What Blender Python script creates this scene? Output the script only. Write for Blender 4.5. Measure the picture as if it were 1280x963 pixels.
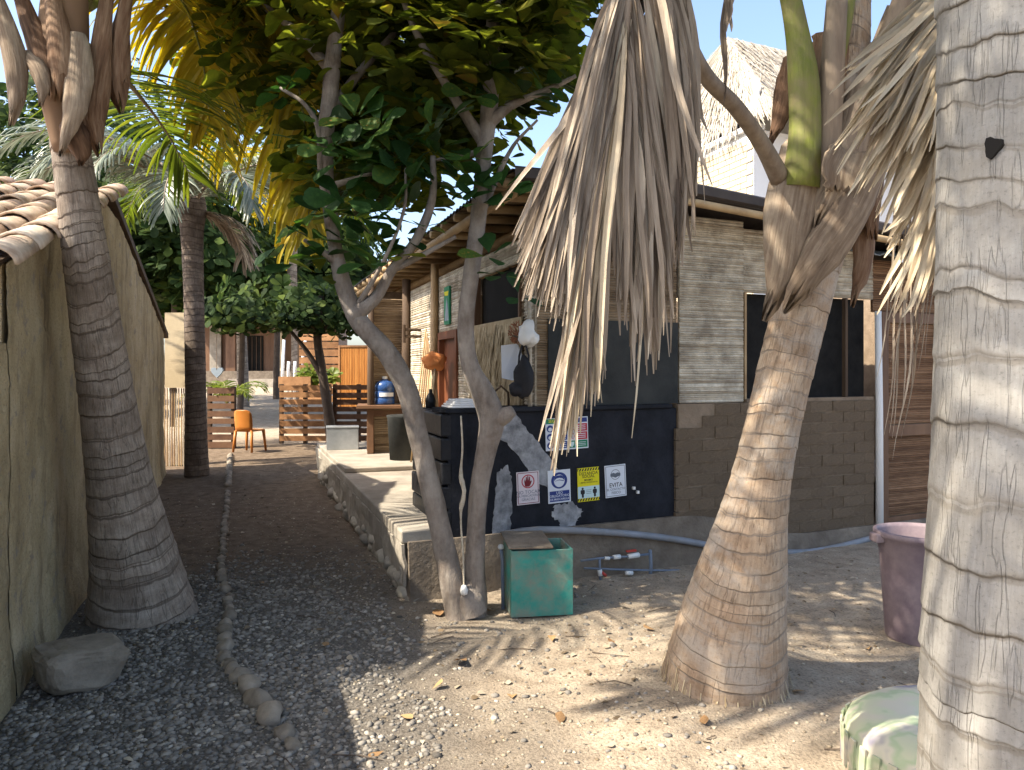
import bpy, math, random
import numpy as np
from mathutils import Vector, Matrix, noise as mnoise

# ------------------------------------------------------------------ scene, camera, light
scene = bpy.context.scene
for o in list(bpy.data.objects):
    bpy.data.objects.remove(o)
COL = scene.collection
EYE, HZ, FPX = 1.55, 465.0, 960.0
cam_d = bpy.data.cameras.new('camera')
cam = bpy.data.objects.new('camera', cam_d)
COL.objects.link(cam)
cam.location = (0, 0, EYE)
cam.rotation_euler = (math.radians(90), 0, 0)
cam_d.sensor_width = 36.0
cam_d.lens = 36.0 * FPX / 1280.0
cam_d.shift_y = (HZ - 481.5) / 1280.0
cam_d.clip_start = 0.05
cam_d.clip_end = 3000
scene.camera = cam

SUN_EL = math.radians(48)
sxy = Vector((-0.90, -0.435)).normalized()
TOSUN = Vector((sxy.x * math.cos(SUN_EL), sxy.y * math.cos(SUN_EL), math.sin(SUN_EL)))
world = bpy.data.worlds.new('World')
scene.world = world
world.use_nodes = True
wn = world.node_tree.nodes
sky = wn.new('ShaderNodeTexSky')
sky.sky_type = 'NISHITA'
sky.sun_disc = False
sky.sun_elevation = SUN_EL
sky.sun_rotation = math.atan2(TOSUN.x, TOSUN.y) % (2 * math.pi)
sky.air_density = 0.9
sky.dust_density = 2.8
sky.ozone_density = 0.9
wn['Background'].inputs['Strength'].default_value = 0.15
world.node_tree.links.new(sky.outputs[0], wn['Background'].inputs[0])
sun_d = bpy.data.lights.new('sun', 'SUN')
sun_d.energy = 4.2
sun_d.angle = math.radians(0.55)
sun_d.color = (1.0, 0.90, 0.74)
sun = bpy.data.objects.new('sun', sun_d)
COL.objects.link(sun)
sun.location = (-6, -4, 12)
sun.rotation_euler = (-TOSUN).to_track_quat('-Z', 'Y').to_euler()
scene.view_settings.view_transform = 'Standard'
scene.view_settings.look = 'None'
scene.view_settings.exposure = 1.5
scene.view_settings.gamma = 1.0
scene.view_settings.use_curve_mapping = False

rng = random.Random(7)
nrg = np.random.default_rng(7)
PI = math.pi
V3 = Vector


def px(u, v, Y):
    return V3(((u - 640.0) / FPX * Y, Y, EYE - (v - HZ) / FPX * Y))


def pr(w, Y):
    return 0.5 * w / FPX * Y


def sstep(a, b, x):
    t = max(0.0, min(1.0, (x - a) / (b - a)))
    return t * t * (3 - 2 * t)


# ------------------------------------------------------------------ materials
def nmat(name):
    m = bpy.data.materials.new(name)
    m.use_nodes = True
    return m, m.node_tree.nodes, m.node_tree.links


def ramp(n, stops):
    r = n.new('ShaderNodeValToRGB')
    el = r.color_ramp.elements
    while len(el) < len(stops):
        el.new(0.5)
    for e, (p, c) in zip(el, stops):
        e.position = p
        e.color = (c[0], c[1], c[2], 1) if not isinstance(c, (int, float)) else (c, c, c, 1)
    return r


def mixc(n, l, fac, a, b, mode='MIX'):
    m = n.new('ShaderNodeMix')
    m.data_type = 'RGBA'
    m.blend_type = mode
    for sock, val in ((m.inputs[0], fac), (m.inputs[6], a), (m.inputs[7], b)):
        if hasattr(val, 'is_output'):
            l.new(val, sock)
        elif isinstance(val, (int, float)):
            sock.default_value = val
        else:
            sock.default_value = (val[0], val[1], val[2], 1)
    return m.outputs[2]


def surf(name, stops, scale=6.0, rough=0.85, bump=0.3, bscale=40.0, stretch=(1, 1, 1), detail=6.0,
         rnd=0.0, attr=None, transl=0.0, spec=0.3, metal=0.0, dirt=None, bdist=0.01, coord='Object', tcol=None):
    """noise-coloured material; attr = face attribute 'rnd' shifts the colour by rnd; dirt = (colour, scale, amount)"""
    m, n, l = nmat(name)
    b = n['Principled BSDF']
    tc = n.new('ShaderNodeTexCoord')
    mp = n.new('ShaderNodeMapping')
    mp.inputs['Scale'].default_value = stretch
    l.new(tc.outputs[coord], mp.inputs[0])
    nz = n.new('ShaderNodeTexNoise')
    nz.inputs['Scale'].default_value = scale
    nz.inputs['Detail'].default_value = detail
    nz.inputs['Roughness'].default_value = 0.62
    l.new(mp.outputs[0], nz.inputs['Vector'])
    fac = nz.outputs['Fac']
    if attr or rnd:
        if attr:
            a = n.new('ShaderNodeAttribute')
            a.attribute_name = attr
            src = a.outputs['Fac']
        else:
            a = n.new('ShaderNodeObjectInfo')
            src = a.outputs['Random']
        ma = n.new('ShaderNodeMath')
        ma.operation = 'SUBTRACT'
        l.new(src, ma.inputs[0])
        ma.inputs[1].default_value = 0.5
        mm = n.new('ShaderNodeMath')
        mm.operation = 'MULTIPLY_ADD'
        l.new(ma.outputs[0], mm.inputs[0])
        mm.inputs[1].default_value = rnd if rnd else 1.0
        l.new(fac, mm.inputs[2])
        fac = mm.outputs[0]
    r = ramp(n, stops)
    l.new(fac, r.inputs[0])
    colr = r.outputs[0]
    if dirt:
        dn = n.new('ShaderNodeTexNoise')
        dn.inputs['Scale'].default_value = dirt[1]
        dn.inputs['Detail'].default_value = 8
        dn.inputs['Roughness'].default_value = 0.7
        l.new(tc.outputs[coord], dn.inputs['Vector'])
        dr = ramp(n, [(0.5 - 0.12, 0.0), (0.5 + 0.15, dirt[2])])
        l.new(dn.outputs['Fac'], dr.inputs[0])
        colr = mixc(n, l, dr.outputs[0], colr, dirt[0])
    l.new(colr, b.inputs['Base Color'])
    b.inputs['Roughness'].default_value = rough
    b.inputs['Specular IOR Level'].default_value = spec
    b.inputs['Metallic'].default_value = metal
    if bump:
        bn = n.new('ShaderNodeTexNoise')
        bn.inputs['Scale'].default_value = bscale
        bn.inputs['Detail'].default_value = 6
        bn.inputs['Roughness'].default_value = 0.65
        l.new(mp.outputs[0], bn.inputs['Vector'])
        bp = n.new('ShaderNodeBump')
        bp.inputs['Strength'].default_value = bump
        bp.inputs['Distance'].default_value = bdist
        l.new(bn.outputs['Fac'], bp.inputs['Height'])
        l.new(bp.outputs[0], b.inputs['Normal'])
    if transl:
        tr = n.new('ShaderNodeBsdfTranslucent')
        if tcol:
            l.new(mixc(n, l, 1.0, colr, tcol, 'MULTIPLY'), tr.inputs['Color'])
        else:
            l.new(colr, tr.inputs['Color'])
        mx = n.new('ShaderNodeMixShader')
        mx.inputs[0].default_value = transl
        l.new(b.outputs[0], mx.inputs[1])
        l.new(tr.outputs[0], mx.inputs[2])
        l.new(mx.outputs[0], n['Material Output'].inputs['Surface'])
    return m


def trunk_mat(name, ca, cb, cring, patch, tint, crack=0.5, fibre=0.62):
    """palm trunk: fibres along the stem, dark leaf-scar rings (attribute 'ring'), per-ring shade (attribute 'rid')"""
    m, n, l = nmat(name)
    b = n['Principled BSDF']
    uv = n.new('ShaderNodeUVMap')
    ar = n.new('ShaderNodeAttribute'); ar.attribute_name = 'ring'
    ai = n.new('ShaderNodeAttribute'); ai.attribute_name = 'rid'
    mp = n.new('ShaderNodeMapping'); mp.inputs['Scale'].default_value = (1.0, 0.07, 1)
    l.new(uv.outputs[0], mp.inputs[0])
    fib = n.new('ShaderNodeTexNoise'); fib.inputs['Scale'].default_value = 90; fib.inputs['Detail'].default_value = 5
    fib.inputs['Roughness'].default_value = 0.7
    l.new(mp.outputs[0], fib.inputs['Vector'])
    big = n.new('ShaderNodeTexNoise'); big.inputs['Scale'].default_value = 7; big.inputs['Detail'].default_value = 7
    big.inputs['Roughness'].default_value = 0.65
    l.new(uv.outputs[0], big.inputs['Vector'])
    r1 = ramp(n, [(0.36, ca), (0.62, cb)])
    l.new(big.outputs['Fac'], r1.inputs[0])
    # fine fibre streaks
    r2 = ramp(n, [(0.32, fibre), (0.60, 1.0)])
    l.new(fib.outputs['Fac'], r2.inputs[0])
    c = mixc(n, l, 1.0, r1.outputs[0], r2.outputs[0], 'MULTIPLY')
    # dark vertical cracks
    mp2 = n.new('ShaderNodeMapping'); mp2.inputs['Scale'].default_value = (1.0, 0.09, 1)
    l.new(uv.outputs[0], mp2.inputs[0])
    cr = n.new('ShaderNodeTexNoise'); cr.inputs['Scale'].default_value = 42; cr.inputs['Detail'].default_value = 2
    l.new(mp2.outputs[0], cr.inputs['Vector'])
    r5 = ramp(n, [(0.40, 1.0), (0.425, 0.35), (0.45, 1.0)])
    l.new(cr.outputs['Fac'], r5.inputs[0])
    c = mixc(n, l, crack, c, r5.outputs[0], 'MULTIPLY')
    # ring lines, broken by noise
    nr = n.new('ShaderNodeTexNoise'); nr.inputs['Scale'].default_value = 30; nr.inputs['Detail'].default_value = 4
    l.new(uv.outputs[0], nr.inputs['Vector'])
    ad = n.new('ShaderNodeMath'); ad.operation = 'MULTIPLY_ADD'
    l.new(nr.outputs['Fac'], ad.inputs[0]); ad.inputs[1].default_value = 0.16; l.new(ar.outputs['Fac'], ad.inputs[2])
    r3 = ramp(n, [(0.09, 0.85), (0.17, 0.0), (0.96, 0.0), (1.02 - 0.02, 0.8)])
    l.new(ad.outputs[0], r3.inputs[0])
    c = mixc(n, l, r3.outputs[0], c, cring)
    # per-ring tone
    r4 = ramp(n, [(0.0, 0.82), (1.0, 1.15)])
    l.new(ai.outputs['Fac'], r4.inputs[0])
    c = mixc(n, l, 1.0, c, r4.outputs[0], 'MULTIPLY')
    # weathered patches
    wp = n.new('ShaderNodeTexNoise'); wp.inputs['Scale'].default_value = 3.2; wp.inputs['Detail'].default_value = 9
    wp.inputs['Roughness'].default_value = 0.72
    l.new(uv.outputs[0], wp.inputs['Vector'])
    rw = ramp(n, [(0.48, 0.0), (0.60, tint)])
    l.new(wp.outputs['Fac'], rw.inputs[0])
    c = mixc(n, l, rw.outputs[0], c, patch)
    # specks of lichen and pits
    sp = n.new('ShaderNodeTexNoise'); sp.inputs['Scale'].default_value = 95; sp.inputs['Detail'].default_value = 5; sp.inputs['Roughness'].default_value = 0.75
    l.new(uv.outputs[0], sp.inputs['Vector'])
    rs_ = ramp(n, [(0.34, 0.55), (0.45, 1.0), (0.58, 1.0), (0.68, 1.22)])
    l.new(sp.outputs['Fac'], rs_.inputs[0])
    c = mixc(n, l, 0.7, c, rs_.outputs[0], 'MULTIPLY')
    l.new(c, b.inputs['Base Color'])
    b.inputs['Roughness'].default_value = 0.88
    b.inputs['Specular IOR Level'].default_value = 0.2
    bp = n.new('ShaderNodeBump'); bp.inputs['Strength'].default_value = 0.9; bp.inputs['Distance'].default_value = 0.009
    l.new(mixc(n, l, 0.5, fib.outputs['Fac'], r5.outputs[0]), bp.inputs['Height'])
    l.new(bp.outputs[0], b.inputs['Normal'])
    return m


# ------------------------------------------------------------------ objects
ORG = {}


def thing(name, label, cat, loc, group=None):
    o = bpy.data.objects.new(name, None)
    o.empty_display_size = 0.1
    COL.objects.link(o)
    o.location = loc
    o['label'] = label
    o['category'] = cat
    if group:
        o['group'] = group
    ORG[o.name] = V3(loc)
    return o


def tag(o, label=None, cat=None, group=None, kind=None):
    if label: o['label'] = label
    if cat: o['category'] = cat
    if group: o['group'] = group
    if kind: o['kind'] = kind
    return o


def mkmesh(name, V, faces, mat, parent=None, smooth=False, pattr=None, fattr=None, uv=None, loc=None,
           bevel=0.0, solid=0.0):
    """verts in world coordinates -> object under parent (origin shared with the parent) or top-level at its own base"""
    V = np.asarray(V, dtype=np.float64).reshape(-1, 3)
    if parent is not None:
        org = ORG[parent.name]
    elif loc is not None:
        org = V3(loc)
    else:
        org = V3(((V[:, 0].min() + V[:, 0].max()) / 2, (V[:, 1].min() + V[:, 1].max()) / 2, V[:, 2].min()))
    V = V - np.array(org)
    me = bpy.data.meshes.new(name)
    if isinstance(faces, np.ndarray):
        nf, k = faces.shape
        me.vertices.add(len(V))
        me.vertices.foreach_set('co', V.astype(np.float32).ravel())
        me.loops.add(nf * k)
        me.loops.foreach_set('vertex_index', faces.astype(np.int32).ravel())
        me.polygons.add(nf)
        me.polygons.foreach_set('loop_start', np.arange(0, nf * k, k, dtype=np.int32))
        me.polygons.foreach_set('loop_total', np.full(nf, k, dtype=np.int32))
        me.update(calc_edges=True)
        me.validate()
    else:
        me.from_pydata(V.tolist(), [], faces)
        me.update()
    if pattr:
        for kx, vals in pattr.items():
            a = me.attributes.new(kx, 'FLOAT', 'POINT')
            a.data.foreach_set('value', np.asarray(vals, dtype=np.float32))
    if fattr is not None and len(fattr) == len(me.polygons):
        a = me.attributes.new('rnd', 'FLOAT', 'FACE')
        a.data.foreach_set('value', np.asarray(fattr, dtype=np.float32))
    if uv is not None:
        ul = me.uv_layers.new(name='UVMap')
        li = np.zeros(len(me.loops), dtype=np.int32)
        me.loops.foreach_get('vertex_index', li)
        ul.data.foreach_set('uv', np.asarray(uv, dtype=np.float32)[li].ravel())
    if mat is not None:
        me.materials.append(mat)
    if smooth:
        me.polygons.foreach_set('use_smooth', np.ones(len(me.polygons), dtype=bool))
    o = bpy.data.objects.new(name, me)
    COL.objects.link(o)
    if parent is not None:
        o.parent = parent
        ORG[o.name] = org
    else:
        o.location = org
        ORG[o.name] = V3(org)
    if solid:
        md = o.modifiers.new('thickness', 'SOLIDIFY')
        md.thickness = solid
        md.offset = 0
    if bevel:
        md = o.modifiers.new('bevel', 'BEVEL')
        md.width = bevel
        md.segments = 2
        md.limit_method = 'ANGLE'
    return o


BOXF = [(0, 1, 3, 2), (4, 6, 7, 5), (0, 4, 5, 1), (2, 3, 7, 6), (0, 2, 6, 4), (1, 5, 7, 3)]


class MB:
    def __init__(self):
        self.v, self.f, self.r, self.cur = [], [], [], 0.5

    def add(self, vs, fs):
        b = len(self.v)
        self.v.extend([tuple(p) for p in vs])
        for f in fs:
            self.f.append(tuple(i + b for i in f))
            self.r.append(self.cur)

    def para(self, o, a, b, c):
        """box from corner o and three edge vectors"""
        o, a, b, c = V3(o), V3(a), V3(b), V3(c)
        vs = [o + a * i + b * j + c * k for i in (0, 1) for j in (0, 1) for k in (0, 1)]
        self.add(vs, BOXF)

    def box(self, x, y, z, sx, sy, sz, rz=0.0):
        c, s = math.cos(rz), math.sin(rz)
        a, b, u = V3((c, s, 0)) * sx, V3((-s, c, 0)) * sy, V3((0, 0, sz))
        self.para(V3((x, y, z)) - a / 2 - b / 2 - u / 2, a, b, u)

    def tube(self, pts, rad, n=8, cap=True, wob=0.0):
        pts = [V3(p) for p in pts]
        if isinstance(rad, (int, float)):
            rad = [rad] * len(pts)
        vs, fs = [], []
        ref = None
        for i, p in enumerate(pts):
            t = (pts[min(i + 1, len(pts) - 1)] - pts[max(i - 1, 0)]).normalized()
            if ref is None:
                ref = V3((1, 0, 0)) if abs(t.x) < 0.8 else V3((0, 0, 1))
            a = (ref - t * ref.dot(t)).normalized()
            ref = a
            b = t.cross(a)
            for k in range(n):
                th = 2 * PI * k / n
                r = rad[i] * (1 + (wob * rng.uniform(-1, 1) if wob else 0))
                vs.append(p + a * (math.cos(th) * r) + b * (math.sin(th) * r))
        for i in range(len(pts) - 1):
            for k in range(n):
                fs.append((i * n + k, i * n + (k + 1) % n, (i + 1) * n + (k + 1) % n, (i + 1) * n + k))
        if cap:
            fs.append(tuple(range(n - 1, -1, -1)))
            fs.append(tuple((len(pts) - 1) * n + k for k in range(n)))
        self.add(vs, fs)

    def lathe(self, c, prof, n=24, close=False):
        c = V3(c)
        vs, fs = [], []
        for r, z in prof:
            for k in range(n):
                th = 2 * PI * k / n
                vs.append(c + V3((r * math.cos(th), r * math.sin(th), z)))
        for i in range(len(prof) - 1):
            for k in range(n):
                fs.append((i * n + k, i * n + (k + 1) % n, (i + 1) * n + (k + 1) % n, (i + 1) * n + k))
        if close:
            fs.append(tuple(range(n - 1, -1, -1)))
            fs.append(tuple((len(prof) - 1) * n + k for k in range(n)))
        self.add(vs, fs)

    def ribbon(self, pts, wid, wdirs, fold=0.0, nrm=None):
        """strip with a centre line; wid = half widths, wdirs = width directions"""
        vs, fs = [], []
        for i, p in enumerate(pts):
            w = wdirs[i] * wid[i]
            up = V3((0, 0, 0)) if nrm is None else nrm[i] * (fold * wid[i])
            vs += [V3(p) - w + up, V3(p), V3(p) + w + up]
        for i in range(len(pts) - 1):
            a = i * 3
            fs += [(a, a + 1, a + 4, a + 3), (a + 1, a + 2, a + 5, a + 4)]
        self.add(vs, fs)

    def poly(self, pts, ext):
        """extruded polygon: pts in order, extruded by vector ext"""
        n = len(pts)
        pts = [V3(p) for p in pts]
        e = V3(ext)
        self.add(pts + [p + e for p in pts],
                 [tuple(range(n)), tuple(range(2 * n - 1, n - 1, -1))] +
                 [(i, n + i, n + (i + 1) % n, (i + 1) % n) for i in range(n)])

    def build(self, name, mat, parent=None, smooth=False, **k):
        return mkmesh(name, self.v, self.f, mat, parent, smooth, fattr=self.r, **k)


def share(src, name, parent, loc, rot=None, scale=None):
    """another object with the mesh of src, at world loc under parent"""
    o = bpy.data.objects.new(name, src if isinstance(src, bpy.types.Mesh) else src.data)
    COL.objects.link(o)
    if parent is not None:
        o.parent = parent
        o.location = V3(loc) - ORG[parent.name]
        ORG[o.name] = ORG[parent.name]
    else:
        o.location = loc
    if rot is not None: o.rotation_euler = rot
    if scale is not None: o.scale = scale
    return o


def spline(ctrl, n):
    """Catmull-Rom through rows of numbers, n samples by chord length"""
    P = np.asarray(ctrl, dtype=float)
    d = np.r_[0, np.cumsum(np.linalg.norm(np.diff(P[:, :3], axis=0), axis=1))]
    ts = np.linspace(0, d[-1], n)
    out = np.zeros((n, P.shape[1]))
    m = np.zeros_like(P)
    for i in range(len(P)):
        a, b = max(i - 1, 0), min(i + 1, len(P) - 1)
        m[i] = (P[b] - P[a]) / max(d[b] - d[a], 1e-6)
    for j, t in enumerate(ts):
        i = min(max(np.searchsorted(d, t) - 1, 0), len(P) - 2)
        h = d[i + 1] - d[i]
        s = (t - d[i]) / h
        out[j] = ((2 * s**3 - 3 * s**2 + 1) * P[i] + (s**3 - 2 * s**2 + s) * h * m[i]
                  + (-2 * s**3 + 3 * s**2) * P[i + 1] + (s**3 - s**2) * h * m[i + 1])
    return out, ts


def stone(mb, c, s, seed, sub=2, rough=0.25):
    import bmesh
    bm = bmesh.new()
    bmesh.ops.create_icosphere(bm, subdivisions=sub, radius=1.0)
    off = V3((seed * 3.1, seed * 1.7, seed * 0.9))
    vs = []
    for v in bm.verts:
        k = 1 + rough * mnoise.noise(v.co * 1.1 + off) + rough * 0.4 * mnoise.noise(v.co * 3.1 + off)
        q = v.co * k
        vs.append(V3((c[0] + q.x * s[0], c[1] + q.y * s[1], c[2] + q.z * s[2])))
    mb.add(vs, [tuple(v.index for v in f.verts) for f in bm.faces])
    bm.free()


def text_mesh(name, txt, mat, parent, o, ax, ay, size, align='CENTER', bold=0.0):
    """lettering as a flat mesh in the plane (ax, ay) at world point o"""
    cu = bpy.data.curves.new(name, 'FONT')
    cu.body = txt
    cu.size = 1.0
    cu.align_x = align
    cu.align_y = 'CENTER'
    cu.offset = bold
    cu.resolution_u = 2
    ob = bpy.data.objects.new(name, cu)
    me = bpy.data.meshes.new_from_object(ob)
    vs = [V3(o) + V3(ax) * (v.co.x * size) + V3(ay) * (v.co.y * size) for v in me.vertices]
    fs = [tuple(p.vertices) for p in me.polygons]
    bpy.data.objects.remove(ob)
    bpy.data.curves.remove(cu)
    bpy.data.meshes.remove(me)
    return mkmesh(name, vs, fs, mat, parent)

# ------------------------------------------------------------------ palette
M = {}


def wall_mat():
    m, n, l = nmat('rough_ochre_plaster')
    b = n['Principled BSDF']
    tc = n.new('ShaderNodeTexCoord')

    def nz(s, d=8, r=0.65, st=(1, 1, 1)):
        mp = n.new('ShaderNodeMapping'); mp.inputs['Scale'].default_value = st
        l.new(tc.outputs['Object'], mp.inputs[0])
        t = n.new('ShaderNodeTexNoise')
        t.inputs['Scale'].default_value = s; t.inputs['Detail'].default_value = d; t.inputs['Roughness'].default_value = r
        l.new(mp.outputs[0], t.inputs['Vector'])
        return t.outputs['Fac']
    r1 = ramp(n, [(0.30, (0.31, 0.245, 0.145)), (0.5, (0.48, 0.39, 0.24)), (0.70, (0.60, 0.51, 0.35))])
    l.new(nz(2.6, 10, .7, (1, 1, .5)), r1.inputs[0])
    c = r1.outputs[0]
    r2 = ramp(n, [(0.30, 0.45), (0.46, 1.0), (0.60, 1.0), (0.70, 1.3)])     # coarse sand grain
    l.new(nz(70, 4, .7), r2.inputs[0])
    c = mixc(n, l, 0.8, c, r2.outputs[0], 'MULTIPLY')
    r3 = ramp(n, [(0.52, 0.0), (0.66, 0.75)])                                # damp, drip stains
    l.new(nz(3.0, 8, .7, (1.6, 1.6, .28)), r3.inputs[0])
    c = mixc(n, l, r3.outputs[0], c, (0.16, 0.12, 0.075))
    r4 = ramp(n, [(0.57, 0.0), (0.62, 0.8)])                                 # chips showing grey mortar
    l.new(nz(6.5, 9, .72), r4.inputs[0])
    c = mixc(n, l, r4.outputs[0], c, (0.30, 0.265, 0.22))
    l.new(c, b.inputs['Base Color'])
    b.inputs['Roughness'].default_value = .97
    b.inputs['Specular IOR Level'].default_value = .1
    bp = n.new('ShaderNodeBump'); bp.inputs['Strength'].default_value = 1.0; bp.inputs['Distance'].default_value = .03
    l.new(mixc(n, l, .5, nz(14, 8, .7), nz(70, 5, .7)), bp.inputs['Height'])
    l.new(bp.outputs[0], b.inputs['Normal'])
    return m


M['plaster_left'] = wall_mat()
M['plaster_far'] = surf('beige_plaster', [(0.3, (0.42, 0.34, 0.22)), (0.7, (0.55, 0.45, 0.30))], 2.0, 0.95, 0.3, 30)
M['tile'] = surf('clay_tile', [(0.3, (0.30, 0.20, 0.14)), (0.55, (0.50, 0.40, 0.31)), (0.8, (0.62, 0.54, 0.45))], 9, 0.9, 0.3, 60, rnd=0.35)
M['concrete'] = surf('concrete', [(0.3, (0.26, 0.235, 0.20)), (0.7, (0.44, 0.40, 0.335))], 3.0, 0.92, 0.45, 45,
                     dirt=((0.16, 0.13, 0.10), 2.0, 0.5), bdist=0.012)
M['plinth'] = surf('plinth_mud', [(0.3, (0.13, 0.105, 0.08)), (0.7, (0.29, 0.24, 0.185))], 4.0, 0.95, 0.7, 22,
                   dirt=((0.09, 0.07, 0.055), 3.0, 0.6), bdist=0.03)
M['adobe'] = surf('adobe_brick', [(0.3, (0.19, 0.135, 0.085)), (0.7, (0.32, 0.235, 0.155))], 3.0, 0.96, 0.9, 26, rnd=0.16,
                  dirt=((0.10, 0.078, 0.058), 2.5, 0.6), bdist=0.03)
M['mortar'] = surf('mud_mortar', [(0.3, (0.17, 0.125, 0.085)), (0.7, (0.27, 0.205, 0.145))], 7.0, 0.97, 0.7, 40, bdist=0.015)
M['red_brick'] = surf('red_brick', [(0.3, (0.22, 0.085, 0.045)), (0.7, (0.36, 0.16, 0.09))], 12, 0.95, 0.4, 60, rnd=0.3)
M['black_paint'] = surf('black_painted_plaster', [(0.3, (0.009, 0.010, 0.013)), (0.7, (0.018, 0.019, 0.024))], 4, 0.8, 0.6, 34,
                        dirt=((0.035, 0.038, 0.048), 5.0, 0.45), spec=0.12)
M['black_block'] = surf('black_glossy_block', [(0.3, (0.009, 0.010, 0.013)), (0.7, (0.020, 0.021, 0.025))], 5, 0.42, 0.5, 30, spec=0.25)
M['patch'] = surf('grey_plaster_patch', [(0.3, (0.27, 0.275, 0.29)), (0.7, (0.46, 0.465, 0.475))], 9, 0.95, 0.8, 40,
                  dirt=((0.07, 0.073, 0.08), 8.0, 0.8))
M['screen'] = surf('dark_net', [(0.3, (0.010, 0.010, 0.010)), (0.7, (0.022, 0.021, 0.02))], 9, 0.9, 0.3, 200, spec=0.1)
M['dark_board'] = surf('charcoal_board', [(0.3, (0.018, 0.020, 0.021)), (0.7, (0.042, 0.045, 0.045))], 3, 0.85, 0.3, 60,
                       dirt=((0.075, 0.075, 0.07), 2.0, 0.4), spec=0.1)
M['cane'] = surf('pale_cane', [(0.05, (0.24, 0.185, 0.12)), (0.40, (0.53, 0.46, 0.35)), (0.9, (0.76, 0.71, 0.60))], 5, 0.75, 0.35, 40,
                 stretch=(1, 1, 7), attr='rnd', rnd=0.6, dirt=((0.17, 0.14, 0.105), 4.5, 0.75))
M['cane_brown'] = surf('brown_cane', [(0.05, (0.10, 0.065, 0.035)), (0.45, (0.24, 0.17, 0.10)), (0.9, (0.38, 0.29, 0.19))], 6, 0.75, 0.25, 40,
                       stretch=(1, 1, 6), attr='rnd', rnd=0.55, dirt=((0.10, 0.07, 0.05), 2.5, 0.5))
M['cane_door'] = surf('brown_door_cane', [(0.05, (0.075, 0.036, 0.018)), (0.45, (0.17, 0.092, 0.048)), (0.9, (0.29, 0.17, 0.095))], 6, 0.75, 0.25, 40,
                      stretch=(1, 1, 6), attr='rnd', rnd=0.55)
M['pole'] = surf('bamboo_pole', [(0.3, (0.27, 0.17, 0.085)), (0.7, (0.46, 0.33, 0.18))], 5, 0.6, 0.3, 30, rnd=0.35)
M['timber'] = surf('dark_timber', [(0.3, (0.045, 0.028, 0.018)), (0.7, (0.10, 0.065, 0.04))], 6, 0.8, 0.3, 30, stretch=(1, 1, 0.3))
M['roof'] = surf('dark_corrugated_roof', [(0.3, (0.035, 0.028, 0.026)), (0.7, (0.085, 0.07, 0.062))], 3, 0.7, 0.3, 30)
M['roof_blue'] = surf('blue_grey_sheet', [(0.3, (0.20, 0.25, 0.30)), (0.7, (0.34, 0.40, 0.45))], 4, 0.5, 0.1, 30)
M['door_brown'] = surf('brown_door_wood', [(0.3, (0.10, 0.050, 0.028)), (0.7, (0.19, 0.105, 0.06))], 5, 0.55, 0.3, 40, stretch=(1, 1, 0.2))
M['door_red'] = surf('red_brown_wood', [(0.3, (0.11, 0.035, 0.017)), (0.7, (0.20, 0.075, 0.035))], 5, 0.5, 0.25, 40, stretch=(1, 1, 0.2))
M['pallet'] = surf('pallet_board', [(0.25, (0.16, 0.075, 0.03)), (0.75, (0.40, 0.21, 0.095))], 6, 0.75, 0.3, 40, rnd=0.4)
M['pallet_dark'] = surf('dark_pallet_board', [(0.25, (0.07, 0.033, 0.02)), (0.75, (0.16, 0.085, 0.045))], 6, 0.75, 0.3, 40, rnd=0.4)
M['orange_wood'] = surf('orange_varnished_wood', [(0.25, (0.33, 0.12, 0.025)), (0.75, (0.55, 0.24, 0.06))], 5, 0.5, 0.2, 40, stretch=(4, 4, .4), rnd=0.3)
M['white_wall'] = surf('white_wall_paint', [(0.3, (0.68, 0.68, 0.68)), (0.7, (0.80, 0.80, 0.79))], 1.2, 0.85, 0.15, 30)
M['pale_wall'] = surf('pale_blue_wall', [(0.3, (0.62, 0.66, 0.70)), (0.7, (0.74, 0.78, 0.82))], 1.2, 0.85, 0.15, 30)
M['cream_brick'] = surf('cream_brick', [(0.3, (0.46, 0.38, 0.26)), (0.7, (0.60, 0.52, 0.39))], 8, 0.9, 0.3, 40, rnd=0.3)
M['straw'] = surf('grey_straw_thatch', [(0.2, (0.20, 0.17, 0.13)), (0.8, (0.50, 0.46, 0.39))], 8, 0.95, 0.2, 40, attr='rnd', rnd=0.6)
M['straw_warm'] = surf('dry_palm_thatch', [(0.2, (0.30, 0.22, 0.12)), (0.8, (0.62, 0.52, 0.35))], 8, 0.9, 0.2, 40, attr='rnd', rnd=0.6)
M['glass'] = surf('dim_glass', [(0.3, (0.10, 0.12, 0.14)), (0.7, (0.20, 0.22, 0.24))], 2, 0.15, 0, spec=0.6)
M['black_hole'] = surf('dark_interior', [(0.3, (0.008, 0.007, 0.006)), (0.7, (0.016, 0.014, 0.012))], 3, 0.95, 0)  # near-black colour painted for the shade inside openings
M['pvc'] = surf('grey_pvc_pipe', [(0.3, (0.17, 0.19, 0.22)), (0.7, (0.27, 0.29, 0.33))], 6, 0.5, 0.15, 40, dirt=((0.22, 0.19, 0.15), 5, 0.5))
M['pvc_blue'] = surf('blue_grey_pipe', [(0.3, (0.10, 0.14, 0.20)), (0.7, (0.18, 0.23, 0.31))], 6, 0.5, 0.15, 40, dirt=((0.22, 0.19, 0.15), 6, 0.4))
M['white_plastic'] = surf('white_plastic', [(0.3, (0.66, 0.66, 0.64)), (0.7, (0.78, 0.78, 0.76))], 6, 0.45, 0.05, 40)
M['red_plastic'] = surf('red_plastic', [(0.3, (0.42, 0.04, 0.03)), (0.7, (0.52, 0.07, 0.05))], 6, 0.45, 0)
M['white_cloth'] = surf('white_cloth', [(0.3, (0.68, 0.68, 0.68)), (0.7, (0.80, 0.80, 0.80))], 6, 0.9, 0.3, 90)
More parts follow.
